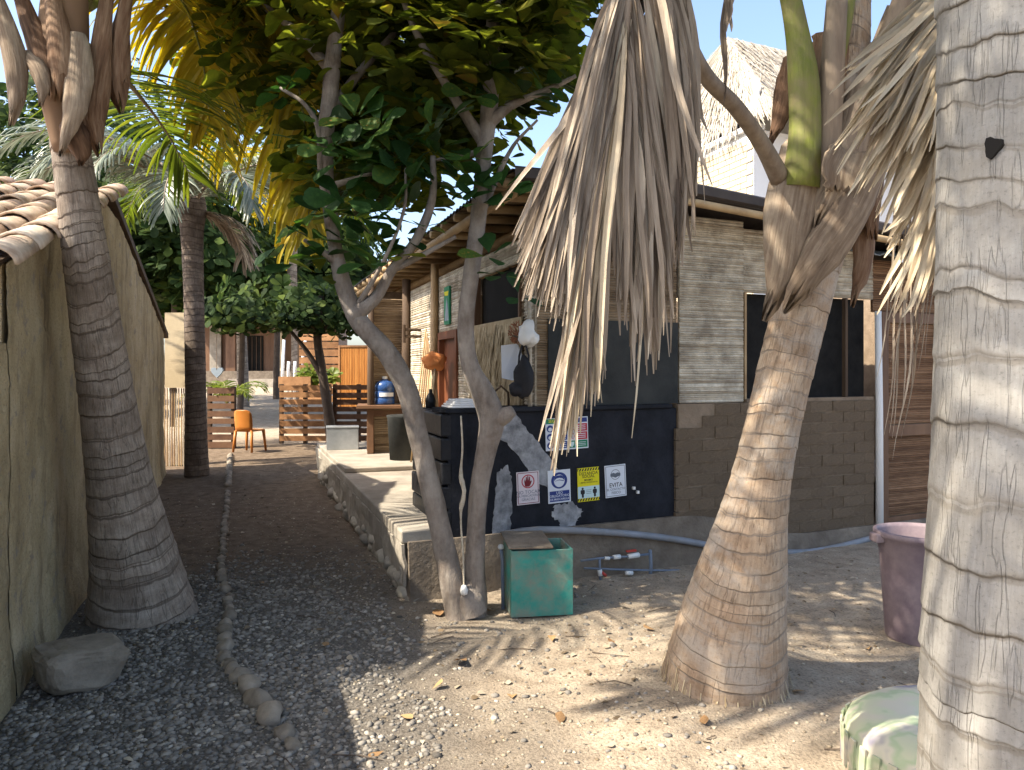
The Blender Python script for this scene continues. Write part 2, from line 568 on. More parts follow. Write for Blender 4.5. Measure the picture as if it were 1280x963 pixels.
M['black_cloth'] = surf('black_nylon', [(0.3, (0.010, 0.010, 0.012)), (0.7, (0.025, 0.025, 0.03))], 6, 0.7, 0.3, 60)
M['orange_cloth'] = surf('orange_cloth', [(0.3, (0.50, 0.16, 0.05)), (0.7, (0.66, 0.28, 0.10))], 9, 0.9, 0.3, 60)
M['metal'] = surf('galvanised_metal', [(0.3, (0.34, 0.36, 0.37)), (0.7, (0.50, 0.52, 0.53))], 5, 0.38, 0.1, 30, metal=0.6)
M['chair'] = surf('orange_plastic', [(0.3, (0.34, 0.115, 0.018)), (0.7, (0.42, 0.16, 0.03))], 3, 0.4, 0)
M['bin'] = surf('faded_mauve_plastic', [(0.3, (0.145, 0.108, 0.13)), (0.7, (0.195, 0.15, 0.172))], 4, 0.55, 0.1, 30, dirt=((0.42, 0.34, 0.33), 6, 0.35))
M['green_box'] = surf('worn_green_paint', [(0.3, (0.02, 0.21, 0.18)), (0.7, (0.05, 0.32, 0.27))], 5, 0.7, 0.4, 30,
                      dirt=((0.23, 0.195, 0.16), 4.0, 0.95))
M['stone'] = surf('brown_field_stone', [(0.3, (0.17, 0.145, 0.115)), (0.7, (0.33, 0.285, 0.23))], 9, 0.95, 0.5, 40, rnd=0.3)
M['wall_stone'] = surf('mortared_stone', [(0.3, (0.24, 0.215, 0.18)), (0.7, (0.42, 0.38, 0.31))], 9, 0.95, 0.5, 40, rnd=0.3)
M['bark'] = surf('grey_smooth_bark', [(0.28, (0.085, 0.065, 0.052)), (0.5, (0.185, 0.15, 0.125)), (0.72, (0.30, 0.258, 0.22))], 9, 0.92, 0.9, 46,
                 stretch=(1, 1, 0.35), detail=10, dirt=((0.40, 0.365, 0.32), 7.0, 0.45), bdist=0.014)
M['bark_dark'] = surf('dark_bark', [(0.25, (0.05, 0.036, 0.027)), (0.75, (0.12, 0.09, 0.07))], 7, 0.9, 0.4, 30)
LEAFSTOPS = [(0.0, (0.030, 0.045, 0.010)), (0.30, (0.075, 0.098, 0.018)), (0.62, (0.145, 0.168, 0.028)), (0.86, (0.25, 0.235, 0.036)), (1.0, (0.32, 0.20, 0.05))]
M['leaf'] = surf('almond_leaf', LEAFSTOPS, 14, 0.55, 0.2, 60, attr='rnd', rnd=0.95, transl=0.60, spec=0.2, tcol=(1.25, 1.25, 0.5))
M['leaf1'] = surf('almond_leaf_single', [(0.0, (0.016, 0.040, 0.012)), (0.45, (0.030, 0.075, 0.022)), (0.75, (0.055, 0.12, 0.03)), (0.93, (0.10, 0.15, 0.025)), (1.0, (0.28, 0.17, 0.05))],
                  9, 0.48, 0.2, 60, rnd=0.8, transl=0.42, spec=0.28, tcol=(1.0, 1.2, 0.5))
M['leaf_far'] = surf('far_leaf', [(0.0, (0.014, 0.028, 0.009)), (0.5, (0.035, 0.065, 0.016)), (1.0, (0.11, 0.15, 0.03))], 10, 0.65, 0, attr='rnd', rnd=0.8, transl=0.35, spec=0.12)
M['frond_green'] = surf('green_frond', [(0.0, (0.05, 0.085, 0.015)), (0.5, (0.11, 0.16, 0.022)), (1.0, (0.22, 0.25, 0.035))], 5, 0.45, 0.1, 40, attr='rnd', rnd=0.7, transl=0.45, tcol=(1.2, 1.15, 0.5))
M['frond_yellow'] = surf('backlit_yellow_frond', [(0.0, (0.16, 0.16, 0.02)), (0.5, (0.38, 0.31, 0.025)), (1.0, (0.55, 0.40, 0.03))], 5, 0.5, 0.1, 40, attr='rnd', rnd=0.7, transl=0.5, tcol=(1.2, 1.1, 0.4))  # backlit glow of the fronds put into this yellow
M['frond_silver'] = surf('grey_green_frond', [(0.0, (0.10, 0.13, 0.08)), (0.5, (0.20, 0.23, 0.16)), (1.0, (0.33, 0.34, 0.25))], 5, 0.32, 0.1, 40, attr='rnd', rnd=0.7, transl=0.22, spec=0.55)
M['frond_dead'] = surf('dead_frond', [(0.0, (0.10, 0.072, 0.052)), (0.4, (0.25, 0.195, 0.145)), (0.75, (0.43, 0.355, 0.275)), (1.0, (0.60, 0.52, 0.40))], 5, 0.7, 0.35, 60,
                       attr='rnd', rnd=0.75, transl=0.14, stretch=(6, 6, 0.5), spec=0.2)
M['frond_straw'] = surf('straw_frond', [(0.0, (0.32, 0.24, 0.15)), (0.5, (0.55, 0.45, 0.31)), (1.0, (0.70, 0.62, 0.47))], 5, 0.65, 0.2, 60, attr='rnd', rnd=0.7, transl=0.15)
M['sheath'] = surf('dry_leaf_sheath', [(0.25, (0.085, 0.058, 0.038)), (0.5, (0.225, 0.165, 0.115)), (0.78, (0.42, 0.34, 0.25))], 60, 0.85, 0.9, 120, stretch=(1, 0.07, 1), rnd=0.25, coord='UV',
                     dirt=((0.10, 0.07, 0.05), 4, 0.5))
M['sheath_red'] = surf('brown_leaf_sheath', [(0.25, (0.05, 0.026, 0.015)), (0.5, (0.145, 0.080, 0.045)), (0.78, (0.29, 0.195, 0.125))], 60, 0.85, 0.9, 120, stretch=(1, 0.07, 1), rnd=0.25, coord='UV')
M['petiole_green'] = surf('green_petiole', [(0.3, (0.12, 0.15, 0.022)), (0.7, (0.23, 0.25, 0.045))], 12, 0.6, 0.4, 60, stretch=(3, 3, .25), dirt=((0.22, 0.17, 0.10), 9, 0.7))
M['petiole_dry'] = surf('dry_petiole', [(0.3, (0.17, 0.125, 0.09)), (0.7, (0.32, 0.255, 0.19))], 6, 0.7, 0.3, 40, stretch=(3, 3, .5))
M['pebble'] = surf('grey_pebble', [(0.05, (0.085, 0.077, 0.068)), (0.5, (0.205, 0.187, 0.164)), (0.9, (0.34, 0.31, 0.268)), (1.0, (0.44, 0.40, 0.345))], 5, 0.85, 0.2, 60, attr='rnd', rnd=1.0)
M['dry_leaf'] = surf('dry_fallen_leaf', [(0.2, (0.17, 0.09, 0.04)), (0.8, (0.42, 0.27, 0.13))], 14, 0.75, 0.2, 60, rnd=0.4)
M['litter'] = surf('litter_bits', [(0.1, (0.14, 0.10, 0.06)), (0.9, (0.50, 0.44, 0.34))], 5, 0.9, 0, attr='rnd', rnd=1.0)
M['ink_blue'] = surf('blue_print', [(0.3, (0.014, 0.035, 0.17)), (0.7, (0.018, 0.04, 0.20))], 9, 0.4, 0)
M['ink_red'] = surf('red_print', [(0.3, (0.40, 0.018, 0.035)), (0.7, (0.46, 0.025, 0.045))], 9, 0.4, 0)
M['ink_dred'] = surf('dark_red_print', [(0.3, (0.16, 0.010, 0.018)), (0.7, (0.20, 0.012, 0.022))], 9, 0.4, 0)
M['ink_green'] = surf('green_print', [(0.3, (0.006, 0.17, 0.085)), (0.7, (0.01, 0.21, 0.10))], 9, 0.4, 0)
M['ink_yellow'] = surf('yellow_print', [(0.3, (0.68, 0.60, 0.01)), (0.7, (0.76, 0.66, 0.015))], 9, 0.4, 0)
M['ink_black'] = surf('black_print', [(0.3, (0.012, 0.012, 0.014)), (0.7, (0.018, 0.018, 0.02))], 9, 0.4, 0)
M['ink_grey'] = surf('grey_print', [(0.3, (0.10, 0.12, 0.15)), (0.7, (0.12, 0.14, 0.17))], 9, 0.4, 0)
M['ink_pale'] = surf('pale_print', [(0.3, (0.50, 0.66, 0.66)), (0.7, (0.54, 0.70, 0.70))], 9, 0.4, 0)
M['sign_white'] = surf('sign_white', [(0.3, (0.60, 0.63, 0.69)), (0.7, (0.68, 0.71, 0.76))], 4, 0.4, 0.03, 20)
M['sign_pink'] = surf('sign_faded_white', [(0.3, (0.62, 0.55, 0.57)), (0.7, (0.69, 0.62, 0.64))], 4, 0.4, 0.03, 20)

# palm trunks
M['trunk_left'] = trunk_mat('palm_bark_grey', (0.25, 0.20, 0.16), (0.42, 0.36, 0.30), (0.11, 0.085, 0.068), (0.20, 0.155, 0.12), 0.5)
M['trunk_lean'] = trunk_mat('palm_bark_tan', (0.35, 0.24, 0.155), (0.50, 0.39, 0.285), (0.235, 0.195, 0.16), (0.40, 0.355, 0.305), 0.8, 0.4, 0.66)
M['trunk_right'] = trunk_mat('palm_bark_pale', (0.265, 0.248, 0.222), (0.36, 0.342, 0.31), (0.215, 0.19, 0.158), (0.29, 0.262, 0.22), 0.55, 0.14, 0.84)
M['trunk_mid'] = trunk_mat('palm_bark_brown', (0.12, 0.09, 0.07), (0.22, 0.175, 0.14), (0.05, 0.037, 0.03), (0.09, 0.065, 0.05), 0.6)

# ------------------------------------------------------------------ plan
D = V3((-math.sin(math.radians(19.5)), math.cos(math.radians(19.5)), 0))     # along the path
R = V3((D.y, -D.x, 0))                                                       # right of the path
FA = math.radians(25)
FD = V3((math.cos(FA), math.sin(FA), 0))                                     # along the house front
FN = V3((math.sin(FA), -math.cos(FA), 0))                                    # out of the house front
UP = V3((0, 0, 1))
C0 = V3((-0.454, 5.45, 0))


def F(k, z, off=0.0):
    return C0 + FD * k + FN * off + UP * z


def ku(u):
    """distance along the house front seen at photo column u"""
    q = (u - 640) / FPX
    return (q * C0.y - C0.x) / (FD.x - q * FD.y)


def kz(u, v):
    Y = C0.y + FD.y * ku(u)
    return EYE - (v - HZ) / FPX * Y


G0 = F(0.70, 0)


def G(m, z, off=0.0):
    """facade beside the path; off < 0 is towards the path"""
    return V3((G0.x, G0.y, 0)) + D * m + R * off + UP * z


def gz(x, y):
    z = 0.16 * sstep(7.5, 15, y) + 0.60 * sstep(15, 44, y)
    s = 0.020 * mnoise.noise(V3((x * 0.9, y * 0.9, 0.3))) + 0.010 * mnoise.noise(V3((x * 3.1, y * 3.1, 4.0)))
    if y < 12:
        s += 0.006 * mnoise.noise(V3((x * 9, y * 9, 9.0)))
        s += 0.07 * math.exp(-(((x - 1.0) ** 2 + (y - 3.95) ** 2) / 0.30)) - 0.02
        s += 0.045 * math.exp(-(((x - 0.62) ** 2 + (y - 3.35) ** 2) / 0.05))
    return z + s


# ------------------------------------------------------------------ ground
def axis(lo, hi, step, far, g=1.22):
    a = list(np.arange(lo, hi + 1e-6, step))
    s, x = step, hi
    while x < far:
        s *= g
        x += s
        a.append(x)
    s, x, pre = step, lo, []
    while x > -far:
        s *= g
        x -= s
        pre.append(x)
    return np.array(pre[::-1] + a)


xs, ys = axis(-3.6, 4.0, 0.045, 400), axis(1.2, 8.5, 0.045, 400)
GV, sand, grav = [], [], []
for y in ys:
    for x in xs:
        GV.append((x, y, gz(x, y) if -30 < x < 30 and -10 < y < 80 else 0.76 * (1 if y > 44 else 0)))
        w = 0.35 * mnoise.noise(V3((x * 1.3, y * 1.3, 2.2))) + 0.2 * mnoise.noise(V3((x * 4, y * 4, 5.2)))
        right = x + 0.22 * (y - 4) + w
        s = sstep(-1.25, 0.35, right) * (1 - sstep(6.2, 8, y) * (1 if x < 0 else 0))
        s = max(s, sstep(14.0, 17.0, y))
        sand.append(s)
        grav.append(sstep(0.3, -0.9, right) * sstep(7.4, 4.2, y + 1.5 * w))
nx, ny = len(xs), len(ys)
idx = np.arange(nx * ny).reshape(ny, nx)
GF = np.stack([idx[:-1, :-1], idx[:-1, 1:], idx[1:, 1:], idx[1:, :-1]], axis=-1).reshape(-1, 4)


def ground_mat():
    m, n, l = nmat('sandy_ground')
    b = n['Principled BSDF']
    tc = n.new('ShaderNodeTexCoord')
    a = n.new('ShaderNodeAttribute'); a.attribute_name = 'sand'
    g = n.new('ShaderNodeAttribute'); g.attribute_name = 'grav'

    def nz(s, d=8, r=0.65):
        t = n.new('ShaderNodeTexNoise')
        t.inputs['Scale'].default_value = s; t.inputs['Detail'].default_value = d; t.inputs['Roughness'].default_value = r
        l.new(tc.outputs['Object'], t.inputs['Vector'])
        return t.outputs['Fac']
    r1 = ramp(n, [(0.3, (0.25, 0.198, 0.145)), (0.5, (0.36, 0.295, 0.222)), (0.7, (0.46, 0.39, 0.30))])
    l.new(nz(6), r1.inputs[0])
    r2 = ramp(n, [(0.3, (0.095, 0.068, 0.046)), (0.5, (0.165, 0.122, 0.085)), (0.75, (0.26, 0.20, 0.145))])
    l.new(nz(9), r2.inputs[0])
    r3 = ramp(n, [(0.3, (0.085, 0.078, 0.07)), (0.55, (0.155, 0.142, 0.127)), (0.8, (0.26, 0.24, 0.21))])
    l.new(nz(60, 3), r3.inputs[0])
    c = mixc(n, l, a.outputs['Fac'], r2.outputs[0], r1.outputs[0])
    c = mixc(n, l, g.outputs['Fac'], c, r3.outputs[0])
    # coarse speckle of grit
    r4 = ramp(n, [(0.36, 0.55), (0.50, 1.0), (0.66, 1.0), (0.74, 1.3)])
    l.new(nz(75, 3, 0.5), r4.inputs[0])
    c = mixc(n, l, 0.75, c, r4.outputs[0], 'MULTIPLY')
    l.new(c, b.inputs['Base Color'])
    b.inputs['Roughness'].default_value = 0.96
    b.inputs['Specular IOR Level'].default_value = 0.15
    bp = n.new('ShaderNodeBump'); bp.inputs['Strength'].default_value = 0.8; bp.inputs['Distance'].default_value = 0.03
    l.new(mixc(n, l, 0.45, nz(24, 6), nz(85, 4)), bp.inputs['Height'])
    l.new(bp.outputs[0], b.inputs['Normal'])
    return m


ground = mkmesh('ground', GV, GF, ground_mat(), smooth=True, pattr={'sand': sand, 'grav': grav}, loc=(0, 0, 0))
tag(ground, kind='structure')


def slats(mb, o, ax, width, z0, z1, pitch, nrm, depth=0.008, jit=0.25, tilt=0.0):
    """horizontal canes lashed side by side: three-sided strips"""
    z = z0
    while z < z1 - 0.004:
        p = pitch * rng.uniform(1 - jit, 1 + jit)
        p = min(p, z1 - z)
        mb.cur = rng.random()
        dz = rng.uniform(-0.004, 0.004) + tilt * width * rng.uniform(-1, 1)
        dd = depth * rng.uniform(0.7, 1.3)
        a, b = V3(o) + UP * z, V3(o) + V3(ax) * width + UP * (z + dz)
        prof = [(0.0, 0.0), (0.25, dd * 0.85), (0.6, dd), (0.97, 0.0)]
        vs = []
        for q in (a, b):
            for t, h in prof:
                vs.append(q + UP * (t * p) + nrm * h)
        mb.add(vs, [(0, 4, 5, 1), (1, 5, 6, 2), (2, 6, 7, 3)])
        z += p


def cane_panel(name, mat, parent, o, ax, width, z0, z1, nrm, pitch=0.021, backing=0.02, tilt=0.0):
    mb = MB()
    mb.cur = 0.2
    mb.para(V3(o) + UP * z0 - V3(nrm) * backing, V3(ax) * width, UP * (z1 - z0), V3(nrm) * (backing - 0.001))
    slats(mb, o, ax, width, z0 + 0.002, z1 - 0.002, pitch, V3(nrm), tilt=tilt)
    return mb.build(name, mat, parent)


# ------------------------------------------------------------------ left house (gable wall beside the path, clay tiles)
WL = V3((-2.30, 3.38, 0))                 # foot of the gable wall at the near corner


def L(s, z, off=0.0):
    return WL + D * s + R * off + UP * z


lh = thing('gabled_house', 'ochre plastered house with clay tiled gable along the shaded path', 'house', L(2.5, 0, -1.5))
mb = MB()
gab = [(0.30, -0.1), (8.3, -0.1), (8.3, 2.10), (3.75, 2.93), (3.05, 2.93), (0.30, 2.06)]
mb.poly([L(s, z, -.03) for s, z in gab], R * -0.19)


def relief(mb, s0, s1, top, step=0.045):
    """uneven hand-thrown plaster face between s0 and s1, top(s) gives the height"""
    ns = int((s1 - s0) / step)
    nz_ = 64
    vs, fs = [], []
    for i in range(ns + 1):
        s = s0 + (s1 - s0) * i / ns
        for j in range(nz_ + 1):
            z = -.1 + (top(s) + .1) * j / nz_
            d_ = .016 * mnoise.noise(V3((s * 1.7, z * 1.7, 3))) + .009 * mnoise.noise(V3((s * 6, z * 6, 8))) + .006 * mnoise.noise(V3((s * 17, z * 17, 1)))
            if mnoise.noise(V3((s * 2.3, z * 2.3, 21))) > .34: d_ -= .010
            vs.append(L(s, z, d_ + (.03 * sstep(.35, 0, z))))
    w = nz_ + 1
    for i in range(ns):
        for j in range(nz_):
            a = i * w + j
            fs.append((a, a + w, a + w + 1, a + 1))
    mb.add(vs, fs)


def gtop(s):
    return 2.02 + (s - .16) * .91 / 2.89 if s < 3.05 else (2.93 if s < 3.75 else 2.93 - (s - 3.75) * .83 / 4.55)


relief(mb, .30, 8.3, gtop)
mb.build('gable_wall', M['plaster_left'], lh)
mb = MB(); mb.para(L(0.30, -0.1, -4.2), R * 3.97, UP * 2.1, D * 0.15)
mb.build('front_wall', M['pale_wall'], lh)
mb = MB(); mb.para(L(8.1, -0.1, -4.2), R * 3.97, UP * 2.15, D * 0.15)
mb.build('back_wall', M['plaster_left'], lh)
roofL = MB()
for (s0, z0, s1, z1) in ((0.05, 1.975, 3.4, 3.02), (8.5, 2.07, 3.42, 3.02)):
    roofL.poly([L(s0, z0, -0.03), L(s1, z1, -0.03), L(s1, z1 + 0.03, -0.03), L(s0, z0 + 0.03, -0.03)], R * -4.2)
rl = roofL.build('roof', M['timber'], lh)
# half-barrel tiles of the near slope and dark verge boards of the far slope
tm = MB()
n = 9
for i in range(2):
    pass
vs, fs = [], []
for j, (yy, rr) in enumerate(((0.0, 0.105), (0.42, 0.085))):
    for k in range(n):
        th = PI * k / (n - 1)
        vs.append((math.cos(th) * rr, yy, math.sin(th) * rr * 0.8))
    for k in range(n):
        th = PI * k / (n - 1)
        vs.append((math.cos(th) * (rr - 0.016), yy, math.sin(th) * (rr - 0.016) * 0.8))
for k in range(n - 1):
    fs += [(k, k + 1, 2 * n + k + 1, 2 * n + k), (n + k + 1, n + k, 3 * n + k, 3 * n + k + 1),
           (k + 1, k, n + k, n + k + 1), (2 * n + k, 2 * n + k + 1, 3 * n + k + 1, 3 * n + k)]
fs += [(0, 2 * n, 3 * n, n), (n - 1, 2 * n - 1, 4 * n - 1, 3 * n - 1)]
tile_me = None
slope = math.atan2(1.09, 3.52)
rot_t = Matrix((R, D, UP)).transposed()
for row in range(9):
    for c in range(9):
        s = -0.02 + row * 0.385
        if s > 3.4:
            continue
        z = 1.985 + (s + 0.12) * 1.09 / 3.52 + 0.012 + rng.uniform(-.008, .008)
        pos = L(s, z, 0.02 - 0.20 * c + rng.uniform(-.01, .01))
        if tile_me is None:
            to = mkmesh('roof_tile', vs, fs, M['tile'], None, True, loc=(0, 0, 0))
            tile_me = to.data
            to.parent = rl
            to.location = pos - ORG[rl.name]
        else:
            to = share(tile_me, 'roof_tile', rl, pos)
        rm = rot_t @ Matrix.Rotation(slope + rng.uniform(-.03, .03), 3, 'X') @ Matrix.Rotation(rng.uniform(-.05, .05), 3, 'Z')
        to.rotation_euler = rm.to_euler()
vb = MB()
vb.poly([L(8.6, 2.05, 0.03), L(3.4, 3.02, 0.03), L(3.4, 3.09, 0.03), L(8.6, 2.12, 0.03)], R * -0.08)
vb.build('verge_board', M['timber'], lh)

lw = MB()
lw.poly([L(-3.3, -0.1, 0.0), L(0.285, -0.1, 0.0), L(0.285, 1.69, 0.0), L(-1.2, 1.66, 0.0), L(-3.3, 1.60, 0.0)], R * -0.2)
lw.v = [tuple(V3(v_) - R * .03) for v_ in lw.v]
relief(lw, -2.6, .285, lambda s: 1.68 + .02 * s)
tag(lw.build('garden_wall', M['plaster_left']), 'low ochre garden wall butting against the gabled house', 'wall')

# ------------------------------------------------------------------ bamboo house on the right
bh = thing('bamboo_house', 'cane and adobe house with porch, dark roof and black counter wall', 'house', F(2.2, 0))
K1 = ku(842)
mb = MB(); mb.para(F(0.0, 0.37, 0.0), FD * (K1 + 0.03), UP * 0.885, FN * -0.20)
counter = mb.build('counter_wall', M['black_paint'], bh, bevel=0.008)
mb = MB(); mb.para(F(-0.03, 1.2552, 0.03), FD * (K1 - 0.0), UP * 0.035, FN * -0.30)
mb.build('counter_top', M['black_paint'], bh, bevel=0.008)


def patch_poly(pts, name='plaster_patch', mat='patch', off=0.003, seed=0, sub=9):
    q = []
    for i in range(len(pts)):
        a, b = pts[i], pts[(i + 1) % len(pts)]
        for j in range(sub):
            t = j / sub
            q.append((a[0] + (b[0] - a[0]) * t + rng.uniform(-1.6, 1.6), a[1] + (b[1] - a[1]) * t + rng.uniform(-1.6, 1.6)))
    m = MB()
    m.poly([F(ku(u), kz(u, v), 0.0005) for u, v in q], FN * off)
    return m.build(name, M[mat], counter)


patch_poly([(620, 519), (644, 517), (672, 552), (696, 586), (700, 616), (672, 604), (650, 572), (624, 546)])
patch_poly([(622, 590), (634, 582), (640, 600), (638, 660), (646, 672), (616, 674), (616, 640)])
patch_poly([(692, 632), (716, 628), (728, 640), (718, 656), (716, 668), (700, 668), (700, 654), (690, 646)])

# stacked black blocks of the counter's end
PB = C0
blk = None
for r_ in range(5):
    z0 = 0.40 + r_ * 0.172
    m = MB()
    o = F(0.0, z0, 0.0) + R * -0.004
    dd = rng.uniform(-0.006, 0.006)
    m.para(o + R * (dd + 0.04) + FN * 0.0, D * 0.98, UP * 0.160, R * -0.085)
    m.build('block', M['black_block'], counter, bevel=0.012)
m = MB(); m.para(F(0, 0.36, 0) + R * 0.02, D * 1.0, UP * 0.895, R * 0.12)
m.build('end_wall', M['black_paint'], counter)

# plinth and mud bricks
m = MB()
prof = []
for i in range(40):
    k = -0.30 + i * (5.9 + 0.30) / 39
    prof.append(k)
vs, fs = [], []
for k in prof:
    wob = 0.03 * mnoise.noise(V3((k * 2.5, 0, 0)))
    zt = 0.372 if k < 2.0 else 0.372 - 0.26 * sstep(2.0, 3.4, k)
    vs += [F(k, -0.12, 0.09 + wob), F(k, zt * 0.5, 0.06 + wob), F(k, zt, 0.035 + wob * 0.4), F(k, zt, -0.3)]
for i in range(39):
    for j in range(3):
        a = i * 4 + j
        fs.append((a, a + 4, a + 5, a + 1))
fs.append((0, 1, 2, 3))
m.add(vs, fs)
m.build('plinth', M['plinth'], bh)

KA0, KA1 = K1 + 0.0, ku(1090)
ZA0, ZA1 = 0.115, 1.285
m = MB(); m.para(F(KA0 + 0.036, ZA0, 0.018), FD * (KA1 - KA0 - 0.036), UP * (ZA1 - ZA0), FN * -0.2)
adobe = m.build('adobe_wall', M['mortar'], bh)
m = MB(); m.para((-0.5, -0.05, -0.5), (1, 0, 0), (0, .1, 0), (0, 0, 1))
bo = None
rows, bl = 12, 0.27
rh = (ZA1 - ZA0) / rows
frot = FA
for r_ in range(rows):
    k = KA0 + (0 if r_ % 2 == 0 else -bl / 2)
    while k < KA1:
        a, b = max(k, KA0), min(k + bl, KA1)
        first = a < KA0 + 0.24
        if b - a > 0.05 and not (r_ >= rows - 2 and first):
            mid, w = (a + b) / 2, b - a - 0.007 * rng.uniform(.3, 1.6)
            pos = F(mid, ZA0 + (r_ + 0.5) * rh + rng.uniform(-.003, .003), -0.004 + rng.uniform(-0.006, 0.005))
            if bo is None:
                bo = mkmesh('brick', m.v, m.f, M['adobe'], None, loc=(0, 0, 0), bevel=0.0)
                bo.parent = adobe
                bo.location = pos - ORG[adobe.name]
                o = bo
            else:
                o = share(bo, 'brick', adobe, pos)
            o.scale = (w, 0.6, rh - 0.006 * rng.uniform(.5, 1.6))
            o.rotation_euler = (rng.uniform(-.01, .01), rng.uniform(-.012, .012), frot)
        k += bl
m = MB(); m.para((-0.5, -0.05, -0.5), (1, 0, 0), (0, .1, 0), (0, 0, 1))
rb = None
for (u0, u1, v0, v1) in ((850, 889, 508, 520), (852, 892, 521, 533)):
    a, b = ku(u0), ku(u1)
    pos = F((a + b) / 2, kz((u0 + u1) / 2, (v0 + v1) / 2), -0.02)
    if rb is None:
        rb = mkmesh('brick', m.v, m.f, M['red_brick'], None, loc=(0, 0, 0))
        rb.parent = adobe
        rb.location = pos - ORG[adobe.name]
        o = rb
    else:
        o = share(rb, 'brick', adobe, pos)
    o.scale = (b - a, 0.7, 0.078)
    o.rotation_euler = (0, 0, frot)
    o['label'] = 'exposed red brick at the wall corner'
# cloth-like mud skin at the left edge of the adobe
# cane walls of the front
cane_panel('cane_wall', M['cane_brown'], bh, F(0.72, 0, -0.03), FD, ku(848) - 0.72, 1.29, 2.86, FN, pitch=.018, tilt=.006)  # shade on this stretch put into the darker cane colour
cane_panel('cane_wall', M['cane'], bh, F(ku(850), 0, -0.012), FD, ku(930) - ku(850), 1.29, 2.84, FN, pitch=0.019, tilt=.008)
cane_panel('cane_wall', M['cane'], bh, F(ku(930) + 0.001, 0, -0.012), FD, ku(1092) - ku(930), kz(940, 366), 2.78, FN, pitch=0.019, tilt=.006)
m = MB(); m.para(F(ku(686), 1.292, -0.018), FD * (ku(848) - ku(686)), UP * 0.66, FN * 0.012)
m.build('dark_panel', M['dark_board'], bh)
# window with dark netting
kw0, kw1 = ku(932), ku(1090)
zw1 = kz(940, 366)
m = MB(); m.para(F(kw0, 1.286, -0.10), FD * (kw1 - kw0), UP * (zw1 - 1.286), FN * 0.006)
win = m.build('window', M['screen'], bh)
for (a, b, z0, z1) in ((kw0, kw0 + 0.022, 1.288, zw1), (ku(1058), ku(1058) + 0.03, 1.288, zw1)):
    m = MB(); m.para(F(a, z0, -0.05), FD * (b - a), UP * (z1 - z0), FN * 0.04)
    m.build('mullion', M['pole' if a == kw0 else 'timber'], win)
m = MB(); m.para(F(kw0, 1.2865, -0.09), FD * (kw1 - kw0), UP * 0.03, FN * 0.11)
m.build('sill', M['mortar'], win)
# white corner post, door of brown cane
m = MB(); m.tube([F(ku(1095), -0.05, 0.04), F(ku(1094), 1.2, 0.045), F(ku(1093), 2.12, 0.04)], [0.036, 0.033, 0.03], 10)
m.build('post', M['white_wall'], bh, smooth=True)
kd0, kd1 = ku(1102), ku(1102) + 0.86
zd = 2.12
m = MB(); m.para(F(kd0, 0.06, -0.05), FD * (kd1 - kd0), UP * (zd - 0.06), FN * 0.02)
door = m.build('door', M['cane_brown'], bh)
for (a, b, z0, z1) in ((kd0, kd0 + 0.09, 0.06, zd), (kd1 - 0.09, kd1, 0.06, zd), (kd0 + .09, kd1 - .09, zd - 0.1, zd), (kd0 + .09, kd1 - .09, 0.06, 0.16), (kd0 + .09, kd1 - .09, 0.93, 1.04)):
    m = MB(); m.para(F(a, z0, -0.028), FD * (b - a), UP * (z1 - z0), FN * 0.035)
    m.build('door_frame', M['door_brown'], door, bevel=0.004)
cane_panel('door_cane', M['cane_door'], door, F(kd0 + .09, 0, -0.024), FD, kd1 - kd0 - .18, 1.045, zd - .105, FN, pitch=0.018, backing=0.004)
cane_panel('door_cane', M['cane_door'], door, F(kd0 + .09, 0, -0.024), FD, kd1 - kd0 - .18, 0.165, 0.925, FN, pitch=0.018, backing=0.004)
cane_panel('cane_wall', M['cane_door'], bh, F(ku(1097), 0, -0.06), FD, 2.0, zd + 0.002, 2.62, FN)
cane_panel('cane_wall', M['cane_brown'], bh, F(kd1 + .02, 0, -0.06), FD, 1.4, 0.05, zd, FN)
# facade along the path: cane, door, window, painting, thatch
ME = 4.6
md0, md1 = 2.15, 2.92
for (a, b, z0, z1) in ((0.03, 0.24, 1.295, 2.6), (0.24, 0.30, 0.44, 2.6), (0.30, 1.55, 0.44, 1.98), (0.30, 1.55, 2.42, 2.6), (1.55, md0, 0.44, 2.6), (md0, md1, 1.98, 2.6), (md1, ME, 0.44, 2.6)):
    cane_panel('cane_wall', M['cane'] if z0 > 1 or a > 1 else M['cane_brown'], bh, G(a + .0005, 0), D, b - a - .001, z0, z1, -R, pitch=0.026)
m = MB(); m.para(G(0.30, 1.98, 0.06), D * 1.25, UP * 0.44, R * 0.01)
w2 = m.build('window', M['black_hole'], bh)  # black sheet stands in for the unlit room behind the opening
for q in (0.30, 1.52):
    m = MB(); m.para(G(q, 1.98, -0.025), D * 0.03, UP * 0.44, R * 0.06); m.build('window_frame', M['door_brown'], w2)
m = MB(); m.para(G(md0, 0.44, 0.03), D * (md1 - md0), UP * 1.54, R * 0.03)
dr2 = m.build('door', M['door_red'], bh)
for (a, b, z0, z1) in ((md0, md0 + .07, 0.44, 1.98), (md1 - .07, md1, 0.44, 1.98), (md0 + .07, md1 - .07, 1.90, 1.98)):
    m = MB(); m.para(G(a, z0, -0.03), D * (b - a), UP * (z1 - z0), R * 0.058); m.build('door_frame', M['door_red'], dr2)
m = MB(); m.lathe(G(md0 + .13, 1.2, -0.0), [(0.0, 0.02), (0.02, 0.012), (0.022, 0), (0.012, -0.012), (0, -.02)], 10); m.build('handle', M['metal'], dr2)
